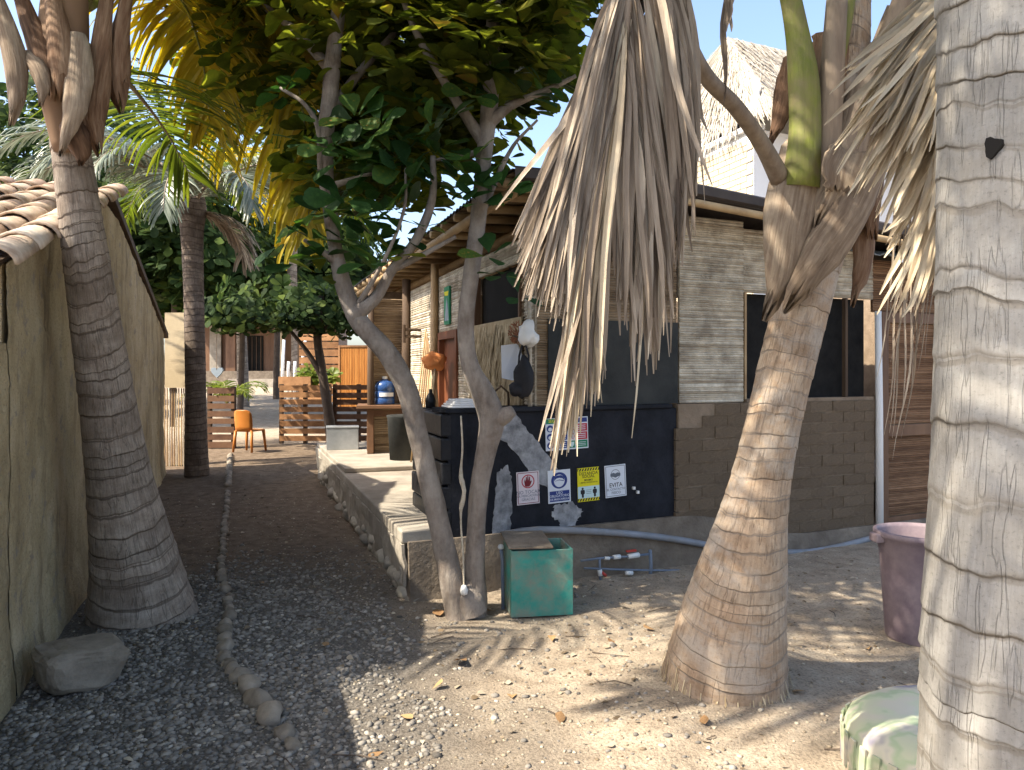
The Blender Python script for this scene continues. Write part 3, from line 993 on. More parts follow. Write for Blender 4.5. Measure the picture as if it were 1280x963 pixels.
# end wall of the porch, poles
cane_panel('cane_wall', M['cane_brown'], bh, G(ME, 0, -0.46), R, 0.46, 0.44, 2.5, -D, pitch=0.03)
for (m0, off, r_, z1) in ((3.0, -0.04, 0.05, 2.75), (4.55, -0.50, 0.045, 2.75), (4.5, -0.05, 0.06, 2.75)):
    m = MB(); m.tube([G(m0, 0.44, off), G(m0, 1.4, off - .01), G(m0, z1, off)], [r_, r_ * .95, r_ * .9], 10)
    m.build('post', M['timber'] if m0 > 3.5 else M['pole'], bh, smooth=True)
# side and back walls that close the house
m = MB(); m.para(F(6.4, 0, -0.1), D * 6.5, UP * 2.7, FD * 0.12); m.build('side_wall', M['mortar'], bh)
m = MB(); m.para(G(6.6, 0, 0), R * 6.2, UP * 2.8, D * 0.12); m.build('back_wall', M['mortar'], bh)
m = MB(); m.para(G(1.2, 0.36, 0.01), D * 5.3, UP * 0.05, R * 6.0); m.build('floor', M['concrete'], bh)

# roof: corrugated sheets, ridge along the path direction
E0 = V3((0.0, 5.28, 0))


def roofz(k):
    return 2.945 + 0.06 * sstep(0, 1.2, k) - 0.062 * max(0.0, k - 1.2)


def RP(k, m_, z=0.0):
    return E0 + FD * k + D * m_ + UP * (roofz(k) + z)


m = MB()
ks = [0, .4, .8, 1.2, 1.6, 2.6, 3.6, 5.0]
vs, fs = [], []
nm = 160
for i in range(nm + 1):
    mm = i * 8.2 / nm
    cz = 0.016 * math.sin(mm * 2 * PI / 0.10)
    for k in ks:
        vs.append(RP(k, mm, cz))
for i in range(nm):
    for j in range(len(ks) - 1):
        a = i * len(ks) + j
        fs.append((a, a + 1, a + len(ks) + 1, a + len(ks)))
m.add(vs, fs)
roof = m.build('roof', M['roof'], bh, solid=0.008)
# fascia of the front edge
m = MB()
kk = np.linspace(0, 5.0, 24)
vs, fs = [], []
for k in kk:
    w = 0.006 * mnoise.noise(V3((k * 3, 1, 0)))
    for (o1, z_) in ((0.02, 0.02), (0.05, 0.0), (0.05, -0.065 + w), (0.02, -0.08 + w), (-0.03, -0.07)):
        vs.append(E0 + FD * k + FN * o1 + UP * (roofz(k) + z_))
for i in range(len(kk) - 1):
    for j in range(4):
        a = i * 5 + j
        fs.append((a, a + 5, a + 6, a + 1))
m.add(vs, fs)
m.build('fascia', M['roof'], roof)
m = MB(); m.tube([E0 + FD * k + FN * 0.03 + UP * (roofz(k) - 0.135) for k in np.linspace(0.05, 5.0, 12)], 0.032, 8)
m.build('front_beam', M['pole'], roof, smooth=True)
for i in range(18):
    mm = 0.12 + i * 0.44
    m = MB()
    m.tube([RP(k, mm + rng.uniform(-.01, .01), -0.065 + (0.0 if k else 0)) for k in (-0.02, 0.5, 1.0, 1.6)], [0.036, 0.038, 0.04, 0.042], 8)
    m.build('rafter', M['pole'], roof, smooth=True)
m = MB(); m.tube([RP(0.05, mm, -0.13) for mm in np.linspace(-.05, 8.1, 10)], 0.04, 8); m.build('purlin', M['pole'], roof, smooth=True)
m = MB(); m.tube([RP(0.66, mm, -0.15) for mm in np.linspace(0.1, 8.1, 10)], 0.045, 8); m.build('purlin', M['pole'], roof, smooth=True)
# cane ceiling above the rafters
m = MB()
mm = 0.0
while mm < 8.1:
    w = rng.uniform(0.02, 0.035)
    m.cur = rng.random()
    p = [RP(0.0, mm, -0.022), RP(0.8, mm, -0.022), RP(1.6, mm, -0.022)]
    m.add([p[0], p[0] + D * w * .95, p[1], p[1] + D * w * .95, p[2], p[2] + D * w * .95, p[0] + D * w * .5 - UP * .008, p[1] + D * w * .5 - UP * .008, p[2] + D * w * .5 - UP * .008],
          [(0, 6, 7, 2), (6, 1, 3, 7), (2, 7, 8, 4), (7, 3, 5, 8)])
    mm += w
m.build('cane_ceiling', M['cane_brown'], roof)
# blue-grey lean-to roof over the door
m = MB()
vs, fs = [], []
for i in range(61):
    k = ku(1062) + i * 2.2 / 60
    cz = 0.014 * math.sin(i * 2 * PI / 6)
    vs += [F(k, 2.63 + cz, 0.18), F(k, 2.80 + cz, -0.5)]
for i in range(60):
    fs.append((2 * i, 2 * i + 2, 2 * i + 3, 2 * i + 1))
m.add(vs, fs)
m.build('lean_to_roof', M['roof_blue'], bh, solid=0.006)

# porch platform with rubble edge
PX0 = V3((-0.765, 5.30, 0))


def PF(m_, z, off=0.0):
    return PX0 + D * m_ + R * off + UP * z


plat = thing('porch_platform', 'raised concrete porch platform with rubble stone edge beside the path', 'platform', PF(2.5, 0))
m = MB()
m.poly([PF(0, .36), PF(0, .36) + FD * .335, PF(.24, .36) + FD * .345, PF(.24, .36) + FD * 1.4, PF(6.4, .36, 1.3), PF(6.4, .36)], UP * .09)
slab = m.build('slab', M['concrete'], plat, bevel=0.012)
m = MB(); m.poly([PF(.05, -.1, .03), PF(.05, -.1, .03) + FD * .30, PF(.30, -.1) + FD * .35, PF(.30, -.1) + FD * 1.3, PF(6.3, -.1, 1.2), PF(6.3, -.1, .03)], UP * .46); m.build('core', M['wall_stone'], plat)
# rough cast concrete skirt below the slab edge
m = MB()
vs, fs = [], []
nsk = 150
for i in range(nsk + 1):
    mm = -.01 + 6.35 * i / nsk
    zb_ = gz(*PF(mm, 0).xy) + .10 + .10 * mnoise.noise(V3((mm * 1.9, 0, 5))) + .05 * mnoise.noise(V3((mm * 7, 0, 5)))
    for j in range(5):
        z_ = .358 + (zb_ - .358) * j / 4
        vs.append(PF(mm, z_, .012 + .02 * mnoise.noise(V3((mm * 5, z_ * 7, 2))) + .012 * mnoise.noise(V3((mm * 15, z_ * 15, 2))) + .02 * j / 4))
for i in range(nsk):
    for j in range(4):
        a = i * 5 + j
        fs.append((a, a + 1, a + 6, a + 5))
m.add(vs, fs)
m.build('skirt', M['concrete'], plat, solid=.02)
m = MB(); m.para(PF(3.2, 0.452, 0.02), D * 3.15, UP * 0.05, R * 1.25); m.build('upper_slab', M['concrete'], plat, bevel=0.01)
for i in range(46):
    mm = rng.uniform(0.0, 6.1)
    s = rng.uniform(0.05, 0.10)
    g = gz(*PF(mm, 0).xy)
    z = g + rng.uniform(-0.02, 0.14)
    m = MB(); stone(m, PF(mm, z, 0.075 + rng.uniform(-.03, .02)), (s * .9, s * 1.4, s * .75), i + 3, 2, 0.5)
    m.build('stone', M['wall_stone'], plat, smooth=True)
for i in range(9):
    s = rng.uniform(0.07, 0.12)
    m = MB(); stone(m, PF(0.09, rng.uniform(0.02, 0.26), 0.06 + rng.random() * 0.2), (s * 1.2, s * .8, s * .8), i + 90, 2, 0.5)
    m.build('stone', M['wall_stone'], plat, smooth=True)

# ------------------------------------------------------------------ palms
def palm_trunk(root, ctrl, mat, spacing, seed, step=0.012, nu=56, flare=0.03, slant=0.02):
    """ctrl rows: (u, v, depth, width in photo pixels)"""
    rg = random.Random(seed)
    rows = []
    for u, v, Y, w in ctrl:
        p = px(u, v, Y)
        rows.append((p.x, p.y, p.z, pr(w, Y)))
    P = np.array(rows)
    ln = np.linalg.norm(np.diff(P[:, :3], axis=0), axis=1).sum()
    nv = int(ln / step)
    S, ts = spline(P, nv)
    bnd = [-0.1]
    while bnd[-1] < ln + 0.1:
        bnd.append(bnd[-1] + spacing * rg.choice((0.55, 0.8, 1.0, 1.15, 1.4)) * rg.uniform(.85, 1.15))
    rid = [rg.random() for _ in bnd]
    amp = [rg.uniform(.35, 1.25) for _ in bnd]
    p1, p2 = rg.uniform(0, 6), rg.uniform(0, 6)
    th = np.linspace(0, 2 * PI, nu + 1)
    verts, ring, rids, uvs = [], [], [], []
    tang = np.gradient(S[:, :3], axis=0)
    tang /= np.linalg.norm(tang, axis=1)[:, None]
    rmean = float(S[:, 3].mean())
    rows_ = []
    for k in range(len(bnd) - 1):
        nk = max(4, int((bnd[k + 1] - bnd[k]) / step))
        frs = [0.0, 0.05] + list(np.linspace(0.12, 0.93, nk)) + [0.985]
        rows_ += [(k, f, bnd[k] + f * (bnd[k + 1] - bnd[k])) for f in frs]
    for (k, fr, sg) in rows_:
        prf = amp[k] * (0.25 + 0.75 * (1 - fr) ** 1.4) if fr > 0.03 else 0.55 * amp[k]
        if fr > 0.95: prf = 0.1 * amp[k]
        tilt_k = slant * (0.6 + 0.8 * rid[k])
        for j in range(nu + 1):
            q = th[j]
            cq, sq = math.cos(q), math.sin(q)
            wob = tilt_k * math.sin(q + p1 + sg * 1.3) + slant * .35 * math.sin(2 * q + p2 + sg * 4) + spacing * .16 * mnoise.noise(V3((cq * 2.6 + seed, sq * 2.6, sg * 6))) + spacing * .07 * mnoise.noise(V3((cq * 9, sq * 9, sg * 14 + seed)))
            s_ = min(max(sg + wob, 0.0), ln * 0.9999)
            x = s_ / ln * (nv - 1)
            i = min(int(x), nv - 2)
            f_ = x - i
            c_ = S[i] * (1 - f_) + S[i + 1] * f_
            t = tang[i]
            a = np.array([1.0, 0, 0]); a = a - t * t[0]; a /= np.sqrt(a.dot(a))
            b = np.array((t[1] * a[2] - t[2] * a[1], t[2] * a[0] - t[0] * a[2], t[0] * a[1] - t[1] * a[0]))
            lump = 0.022 * mnoise.noise(V3((cq * 1.3 + seed, sq * 1.3, s_ * 2.2))) + 0.009 * mnoise.noise(V3((cq * 7, sq * 7, s_ * 22)))
            r = c_[3] * (1 + flare * prf * (1 + .5 * mnoise.noise(V3((cq * 3, sq * 3, k * 2.0)))) + lump)
            verts.append(c_[:3] + (a * cq + b * sq) * r)
            ring.append(fr)
            rids.append(rid[k])
            uvs.append((q * rmean, s_))
    nv = len(rows_)
    w = nu + 1
    ii, jj = np.meshgrid(np.arange(nv - 1), np.arange(nu), indexing='ij')
    a = (ii * w + jj).ravel()
    FC = np.stack([a, a + 1, a + w + 1, a + w], axis=-1)
    return mkmesh('trunk', np.array(verts), FC, mat, root, True, pattr={'ring': ring, 'rid': rids}, uv=np.array(uvs))


def gutter(root, rows, mat, name, curl=0.5, facing=(0, -1, 0), thick=0.008, rag=0.0):
    """dry leaf base: curved strip through rows (u, v, depth, width px), cupped away from 'facing'"""
    P = []
    for u, v, Y, w in rows:
        p = px(u, v, Y)
        P.append((p.x, p.y, p.z, pr(w, Y)))
    S, ts = spline(P, 14)
    fc = V3(facing).normalized()
    vs, fs, n, uvs = [], [], 9, []
    uo = rng.uniform(0, 9)
    for i in range(14):
        t = V3(S[min(i + 1, 13), :3] - S[max(i - 1, 0), :3]).normalized()
        side = t.cross(fc).normalized()
        out = side.cross(t).normalized()
        if out.dot(fc) < 0: out = -out
        for k in range(n):
            q = (k / (n - 1) - 0.5) * 2
            w = max(S[i, 3], 0.010)
            rg = 1 + (rag + .12 * (i > 9 or i < 2)) * rng.uniform(-1, 1) * abs(q) ** 2
            p = V3(S[i, :3]) + side * (q * w * rg) + out * (-(q * q) * w * curl + 0.004 * mnoise.noise(V3((q * 3, i * .6, S[i, 0] * 9))))
            vs.append(p)
            uvs.append((uo + q * w, ts[i]))
    fr_ = V3(S[13, :3] - S[9, :3])
    for i in (11, 12, 13):
        for k in range(1, n, 2):
            vs[i * n + k] = vs[i * n + k] - fr_ * (rng.uniform(.15, .5) * (i - 10) / 3)
    for i in range(13):
        for k in range(n - 1):
            a = i * n + k
            fs.append((a, a + 1, a + n + 1, a + n))
    return mkmesh(name, vs, fs, mat, root, True, solid=thick, uv=np.array(uvs))


def stalk(root, rows, mat, name, n=10):
    P = []
    for u, v, Y, w in rows:
        p = px(u, v, Y)
        P.append((p.x, p.y, p.z, pr(w, Y)))
    S, _ = spline(P, 18)
    m = MB()
    m.tube([V3(s[:3]) for s in S], [max(s[3], 0.003) for s in S], n)
    return m.build(name, mat, root, smooth=True)


def leaflet(mb, base, d, L_, w, sag, twist, T, nseg=6, fold=0.35):
    pts, wid, wd, nr = [], [], [], []
    p, d = V3(base), V3(d).normalized()
    prof = [0.45, 0.95, 1.0, 0.85, 0.6, 0.32, 0.03]
    for k in range(nseg + 1):
        pts.append(p.copy())
        wv = T - d * T.dot(d)
        if wv.length < 1e-3: wv = V3((1, 0, 0)) - d * d.x
        wv.normalize()
        wv = (Matrix.Rotation(twist, 3, d) @ wv)
        wd.append(wv)
        nr.append(d.cross(wv).normalized())
        wid.append(w * prof[min(k, 6)])
        p = p + d * (L_ / nseg)
        d = (d + V3((0, 0, -1)) * (sag * (k + 0.5) / nseg)).normalized()
    mb.ribbon(pts, wid, wd, fold, nr)


def frond(root, P, r0, mat_r, mat_l, npair, L0, sag=0.35, ang=55, wid=0.018, start=0.12, sides=(1, -1), seed=1, up=None, name='frond', lump=0.0, tatter=0.0):
    """P: world points of the rachis (list); leaflets joined in one child"""
    rg = random.Random(seed)
    S, ts = spline([tuple(p) for p in P], 40)
    pts = [V3(s) for s in S]
    m = MB()
    m.tube(pts, [max(0.003, r0 * (1 - 0.88 * i / 39)) for i in range(40)], 7)
    fr = m.build(name, mat_r, root, smooth=True)
    m = MB()
    for side in sides:
        for i in range(npair):
            t = start + (1 - start) * (i + rg.uniform(-.3, .3)) / npair
            t = min(max(t, 0.02), 0.995)
            x = t * 39
            a = int(x)
            b = min(a + 1, 39)
            base = pts[a].lerp(pts[b], x - a)
            T = (pts[min(b + 1, 39)] - pts[max(a - 1, 0)]).normalized()
            u_ = V3(up) if up else UP
            sv = T.cross(u_)
            if sv.length < 0.15: sv = T.cross(V3((0, 1, 0)))
            sv.normalize()
            A = math.radians(ang * (1 - 0.55 * max(0, t - 0.5) * 2) + rg.uniform(-7, 7))
            d = T * math.cos(A) + sv * (side * math.sin(A)) + u_ * rg.uniform(-.05, .18)
            Lf = L0 * (0.45 + 0.55 * min(1, (t - start) * 4 / (1 - start) + 0.2)) * (1 - 0.62 * max(0, (t - 0.55) / 0.45) ** 1.3) * rg.uniform(0.85, 1.1)
            if rg.random() < tatter: Lf *= rg.uniform(.3, .7)
            m.cur = min(1, max(0, rg.gauss(0.5, 0.25)))
            leaflet(m, base, d, Lf, wid * rg.uniform(.8, 1.15), sag * rg.uniform(.7, 1.3), rg.uniform(-.25, .25), T, 5)
    m.build('leaflets', mat_l, fr)
    return fr


def arc(p0, az, el, length, droop, n=10):
    """rachis from p0: azimuth (degrees, 0 = +X, 90 = away), start elevation, bending down"""
    p = V3(p0)
    e = math.radians(el)
    a = math.radians(az)
    out = [p.copy()]
    for i in range(n):
        p = p + V3((math.cos(a) * math.cos(e), math.sin(a) * math.cos(e), math.sin(e))) * (length / n)
        out.append(p.copy())
        e -= math.radians(droop) / n * (0.5 + i / n)
    return out


# --- left palm, in front of the gable wall
lp = thing('coconut_palm', 'grey coconut palm with brown leaf bases leaning against the ochre gable wall', 'palm tree', px(178, 772, 4.93), 'coconut palms')
palm_trunk(lp, [(182, 800, 4.95, 138), (177, 765, 4.93, 123), (168, 700, 4.85, 100), (150, 600, 4.72, 76), (134, 500, 4.58, 63), (119, 400, 4.42, 57), (106, 310, 4.25, 51), (95, 230, 4.12, 46), (84, 150, 4.02, 42), (78, 60, 3.95, 37), (76, -60, 3.9, 28)],
           M['trunk_left'], 0.095, 11, slant=0.022, flare=0.035)
for rows, mt, cu in (
        ([(90, 40, 3.80, 26), (90, 84, 3.76, 40), (89, 130, 3.75, 32), (80, 172, 3.79, 14), (75, 196, 3.82, 3)], 'sheath', .6),
        ([(136, -60, 3.97, 15), (130, 0, 3.92, 18), (121, 60, 3.86, 28), (112, 118, 3.83, 40), (112, 160, 3.85, 30), (124, 196, 3.88, 3)], 'sheath_red', .6),
        ([(170, -60, 4.0, 13), (156, -5, 3.96, 15), (146, 44, 3.92, 24), (142, 90, 3.90, 34), (146, 122, 3.91, 20), (151, 142, 3.93, 3)], 'sheath_red', .7),
        ([(8, -60, 3.80, 15), (24, 0, 3.80, 19), (42, 50, 3.78, 30), (56, 92, 3.77, 42), (62, 120, 3.80, 26)], 'sheath_red', .7),
        ([(-30, -50, 3.7, 15), (-4, 8, 3.72, 19), (12, 66, 3.73, 30), (18, 118, 3.75, 24), (13, 158, 3.77, 3)], 'sheath', .6),
        ([(56, -70, 3.8, 16), (62, -5, 3.78, 20), (68, 50, 3.75, 36), (74, 96, 3.75, 48), (76, 128, 3.78, 40)], 'sheath_red', .8),
        ([(28, 66, 3.78, 14), (44, 84, 3.74, 22), (52, 108, 3.74, 16), (50, 134, 3.76, 3)], 'sheath', .6),
        ([(84, 148, 3.84, 40), (90, 170, 3.82, 42), (98, 192, 3.86, 24), (100, 208, 3.88, 4)], 'sheath_red', .7)):
    gutter(lp, rows, M[mt], 'leaf_sheath', cu, rag=0.06)
stalk(lp, [(84, 70, 3.90, 30), (82, 10, 3.88, 22), (84, -60, 3.8, 18)], M['petiole_green'], 'petiole')
stalk(lp, [(88, 190, 4.03, 38), (82, 140, 3.97, 50), (76, 90, 3.92, 60), (80, 30, 3.92, 56), (82, -60, 3.9, 44)], M['sheath_red'], 'fibre_wrap', 14)
ctr = px(80, -20, 3.95)
for i, (az, el, ln, dr, mt) in enumerate(((20, 62, 2.8, 120, 'frond_green'), (-40, 55, 2.6, 120, 'frond_green'),
                                          (-90, 60, 2.6, 110, 'frond_green'), (-140, 50, 2.7, 130, 'frond_green'),
                                          (165, 55, 2.7, 130, 'frond_green'), (110, 65, 2.8, 110, 'frond_green'), (-15, 72, 2.5, 95, 'frond_green'))):
    frond(lp, arc(ctr, az, el, ln, dr), 0.028, M['petiole_green'], M[mt], 46, 0.72, 0.4, seed=20 + i)
# fronds hanging back over the path, backlit glow painted in as yellow
frond(lp, [px(96, 20, 4.0), px(170, -75, 4.6), px(262, -45, 5.5), px(330, 50, 6.3), px(356, 150, 6.7), px(368, 235, 6.8), px(372, 300, 6.8)], 0.026,
      M['petiole_green'], M['frond_yellow'], 70, 0.95, 0.75, ang=62, seed=41, start=.14, wid=0.026)
frond(lp, [px(104, 0, 4.0), px(190, -95, 4.5), px(300, -60, 5.0), px(352, 20, 5.4), px(374, 110, 5.6), px(384, 200, 5.65), px(386, 285, 5.65)], 0.026,
      M['petiole_green'], M['frond_yellow'], 80, 0.62, 0.5, ang=50, seed=44, start=.2, wid=0.024)
frond(lp, [px(100, 0, 4.0), px(150, -60, 4.4), px(215, -20, 5.0), px(250, 60, 5.5), px(262, 150, 5.7)], 0.024,
      M['petiole_green'], M['frond_yellow'], 60, 0.75, 0.7, ang=58, seed=45, start=.15, wid=0.024)
frond(lp, [px(102, 70, 4.05), px(140, 85, 4.5), px(178, 125, 5.2), px(212, 172, 5.9), px(238, 220, 6.2)], 0.024,
      M['petiole_dry'], M['frond_green'], 44, 0.85, 0.55, ang=60, seed=42, start=.2, wid=0.02)
frond(lp, [px(110, 10, 4.1), px(165, -20, 4.9), px(225, 30, 5.9), px(268, 110, 6.6), px(282, 200, 6.9)], 0.024,
      M['petiole_green'], M['frond_yellow'], 54, 0.8, 0.8, ang=58, seed=43, start=.15, wid=0.02)

# --- palm in the middle of the path
mp_ = thing('coconut_palm', 'slim brown coconut palm beside the pallet fence with drooping grey green fronds', 'palm tree', px(246, 601, 11.0) , 'coconut palms')
palm_trunk(mp_, [(246, 612, 11.0, 32), (246, 600, 11.0, 30), (245, 540, 11, 26), (244, 450, 11, 24), (242, 360, 11, 24), (240, 290, 11, 27), (240, 262, 11, 34), (239, 235, 11, 26)],
           M['trunk_mid'], 0.085, 15, step=0.018, nu=28, slant=0.015)
c2 = px(240, 262, 11)
for i, (az, el, ln, dr, mt) in enumerate(((185, 42, 2.9, 120, 'frond_silver'), (200, 55, 3.0, 130, 'frond_silver'), (170, 60, 3.0, 125, 'frond_silver'),
                                          (225, 45, 2.4, 130, 'frond_silver'), (0, 50, 2.3, 130, 'frond_silver'), (-40, 40, 2.0, 140, 'frond_silver'),
                                          (40, 60, 2.4, 130, 'frond_green'), (90, 60, 2.6, 130, 'frond_green'), (140, 45, 2.6, 130, 'frond_green'),
                                          (-80, 35, 1.9, 140, 'frond_silver'), (-110, 50, 2.0, 130, 'frond_silver'), (30, -10, 1.0, 90, 'frond_dead'))):
    frond(mp_, arc(c2, az, el, ln, dr), 0.028, M['petiole_dry'], M[mt], 48, 0.75, 0.55, seed=60 + i, wid=0.02)

# --- leaning palm on the right
rp = thing('coconut_palm', 'leaning tan coconut palm with a dead frond hanging before the cane house', 'palm tree', px(905, 868, 3.78), 'coconut palms')
palm_trunk(rp, [(897, 905, 3.84, 167), (903, 866, 3.80, 155), (912, 800, 3.74, 138), (927, 720, 3.68, 109), (947, 620, 3.62, 76), (964, 540, 3.58, 66), (985, 450, 3.54, 67), (1010, 350, 3.50, 68), (1032, 270, 3.48, 68), (1046, 200, 3.46, 65), (1056, 110, 3.45, 56), (1064, 0, 3.44, 45), (1070, -90, 3.44, 32)],
           M['trunk_lean'], 0.074, 23, slant=0.022, flare=0.026, step=.009)
for rows, mt, cu, fc in (
        ([(1006, 168, 3.37, 26), (1003, 186, 3.31, 50), (996, 235, 3.27, 66), (986, 285, 3.27, 60), (978, 340, 3.30, 38), (966, 380, 3.34, 18), (955, 402, 3.36, 4)], 'sheath', .55, (-.2, -1, 0)),
        ([(1175, 55, 3.28, 26), (1126, 136, 3.29, 34), (1094, 205, 3.29, 46), (1064, 268, 3.26, 58), (1030, 318, 3.26, 50), (1004, 358, 3.28, 34), (980, 392, 3.32, 6)], 'sheath', .5, (.1, -1, -.1)),
        ([(1088, 225, 3.5, 36), (1090, 285, 3.48, 40), (1084, 340, 3.48, 32), (1072, 366, 3.48, 14), (1066, 384, 3.48, 3)], 'sheath_red', .6, (.6, -1, 0)),
        ([(1126, 10, 3.34, 26), (1100, 85, 3.33, 36), (1080, 148, 3.31, 56), (1060, 198, 3.28, 52), (1040, 242, 3.27, 34), (1020, 286, 3.28, 5)], 'sheath', .6, (.2, -1, 0)),
        ([(1060, 190, 3.28, 40), (1050, 215, 3.24, 52), (1046, 240, 3.26, 30)], 'sheath', -.6, (0, -1, .3)),
        ([(988, 70, 3.4, 18), (984, 110, 3.38, 30), (974, 150, 3.38, 18), (961, 184, 3.38, 3)], 'sheath_red', .4, (-.4, -1, 0)),
        ([(1022, 100, 3.36, 40), (1018, 160, 3.33, 30), (1008, 220, 3.31, 20)], 'sheath_red', .6, (0, -1, 0)),
        ([(1110, 150, 3.42, 30), (1100, 230, 3.42, 40), (1094, 300, 3.44, 20)], 'sheath_red', .5, (.7, -1, 0)),
        ([(1046, 40, 3.34, 54), (1040, 90, 3.30, 46), (1034, 130, 3.31, 26)], 'sheath_red', .6, (0, -1, 0)),
        ([(968, 240, 3.36, 12), (962, 270, 3.36, 16), (968, 300, 3.36, 6)], 'sheath_red', .5, (-.5, -1, 0))):
    gutter(rp, rows, M[mt], 'leaf_sheath', cu, fc, rag=0.07)
stalk(rp, [(1000, 235, 3.32, 48), (1006, 165, 3.31, 40), (1004, 100, 3.3, 38), (996, 40, 3.28, 29), (984, -20, 3.25, 25), (965, -90, 3.2, 22)], M['petiole_green'], 'petiole')
stalk(rp, [(1030, 120, 3.36, 30), (1044, 50, 3.36, 34), (1056, -10, 3.36, 28), (1064, -90, 3.36, 24)], M['petiole_green'], 'petiole')
stalk(rp, [(1040, 260, 3.36, 50), (1064, 180, 3.34, 40), (1090, 100, 3.34, 34), (1122, 20, 3.34, 28), (1150, -70, 3.36, 24)], M['petiole_dry'], 'petiole')
stalk(rp, [(1085, 215, 3.37, 26), (1122, 140, 3.33, 30), (1165, 70, 3.28, 28), (1215, -10, 3.28, 24)], M['petiole_green'], 'petiole')
stalk(rp, [(1026, 240, 3.36, 40), (1034, 170, 3.33, 34), (1040, 90, 3.31, 30), (1046, 0, 3.3, 26)], M['petiole_dry'], 'petiole')
ctr = px(1064, -60, 3.42)
for i, (az, el, ln, dr) in enumerate(((15, 60, 2.8, 110), (60, 70, 2.8, 95), (110, 66, 2.8, 110), (-20, 48, 2.6, 110), (150, 72, 2.6, 100), (-55, 66, 2.4, 95), (195, 74, 2.6, 90), (-110, 70, 2.4, 95))):
    frond(rp, arc(ctr, az, el, ln, dr), 0.026, M['petiole_green'], M['frond_green'], 44, 0.72, 0.4, seed=100 + i)

# dead frond hanging left of the leaning palm: each leaflet its own strip
rows = [(976, 226, 3.34, 26), (952, 180, 3.2, 21), (918, 132, 3.0, 20), (880, 92, 2.85, 20), (848, 20, 2.7, 18), (822, -80, 2.6, 17), (800, -100, 2.52, 15), (788, -40, 2.46, 13), (783, 40, 2.44, 9), (782, 95, 2.44, 5)]
S, _ = spline([tuple(px(u, v, Y)) + (pr(w, Y),) for u, v, Y, w in rows], 40)
m = MB(); m.tube([V3(s[:3]) for s in S], [max(.003, s[3]) for s in S], 9)
dead = m.build('dead_frond', M['petiole_dry'], rp, smooth=True)


def hang(name, parent, base, tip, bulge, w, face, mat, twist=0.0, nseg=9, bend=0.0):
    """a dry leaflet from base to tip, folded lengthwise"""
    base, tip = V3(base), V3(tip)
    pts, wid, wd, nr = [], [], [], []
    ax = (tip - base)
    side = ax.cross(V3((0, 1, 0))).normalized()
    prof = lambda t: (0.5 + 1.6 * t if t < 0.3 else 0.98 - 0.88 * ((t - 0.3) / 0.7) ** 3) + 0.02
    ph = rng.uniform(0, 6)
    rng_tw = rng.uniform(.2, 1.3)
    kink = rng.uniform(.55, .95) if rng.random() < .09 else 9
    for k in range(nseg + 1):
        t = k / nseg
        p = base.lerp(tip, t) + side * (bulge * math.sin(PI * t) * ax.length) + V3((0, bend * math.sin(PI * t), 0))
        p = p + side * (0.007 * math.sin(t * 8 + ph))
        if t > kink: p = p + side * (.12 * (t - kink) * (1 if ph > 3 else -1)) + V3((0, -.1 * (t - kink), .1 * (t - kink)))
        pts.append(p)
        q = twist + rng_tw * math.sin(t * 3.2 + ph)
        wv = (side * math.cos(q) + V3((0, 1, 0)) * math.sin(q)).normalized()
        wd.append(wv)
        nr.append(ax.normalized().cross(wv).normalized())
        wid.append(w * prof(t))
    m = MB()
    m.cur = min(1, max(0, rng.gauss(0.5, 0.22)))
    m.ribbon(pts, wid, wd, face, nr)
    return m.build(name, mat, parent)


def rach(t):
    """point on the hanging part of the dead frond's rachis"""
    i = 22 + t * 17
    a = int(min(i, 38))
    return V3(S[a, :3]).lerp(V3(S[a + 1, :3]), min(1, i - a))


for i in range(340):
    q = rng.random()
    if q < 0.42:      # left flank
        s = rng.random()
        tu = 640 + 75 * s + rng.uniform(-5, 5)
        tv = 335 + 75 * s ** 1.2 + rng.uniform(-45, 30)
        b = rach(0.05 + 0.6 * s * rng.uniform(.7, 1.1))
        Y = 2.38 + rng.uniform(-.1, .12)
        bl = -0.02 + rng.uniform(-.012, .012)
    elif q < 0.66:    # long middle bundle
        s = rng.random()
        tu = 688 + 62 * s + rng.uniform(-5, 5)
        tv = 600 - 100 * s + rng.uniform(-45, 5)
        b = rach(0.75 + 0.25 * rng.random())
        Y = 2.36 + rng.uniform(-.06, .06)
        bl = rng.uniform(-.03, .0)
    elif q < 0.71:
        tu, tv = 750 + rng.uniform(-10, 60), rng.uniform(330, 420)
        b = rach(0.8 + 0.2 * rng.random()); Y = 2.4; bl = rng.uniform(-.02, .02)
    elif q < 0.87:    # right bundle
        s = rng.random()
        tu = 785 + 62 * s
        tv = 500 - 90 * s + rng.uniform(-110, 20)
        b = rach(0.5 + 0.5 * rng.random())
        Y = 2.46 + rng.uniform(-.05, .1)
        bl = rng.uniform(.0, .035)
    else:             # right flank
        s = rng.random()
        tu = 838 + 34 * s
        tv = 330 - 60 * s + rng.uniform(-60, 30)
        b = rach(0.0 + 0.5 * rng.random())
        Y = 2.5 + rng.uniform(-.05, .15)
        bl = rng.uniform(.0, .04)
    hang('leaflet', dead, b, px(tu, tv, Y), bl, rng.uniform(0.010, 0.019), rng.uniform(.25, .6), M['frond_straw' if 0.44 < q < 0.66 and i % 2 else 'frond_dead'], rng.uniform(-.5, .5), bend=rng.uniform(-.06, .02))
hang('leaflet', dead, rach(0.9), px(787, 548, 2.42), 0.045, 0.012, .5, M['frond_straw'], 0.2)
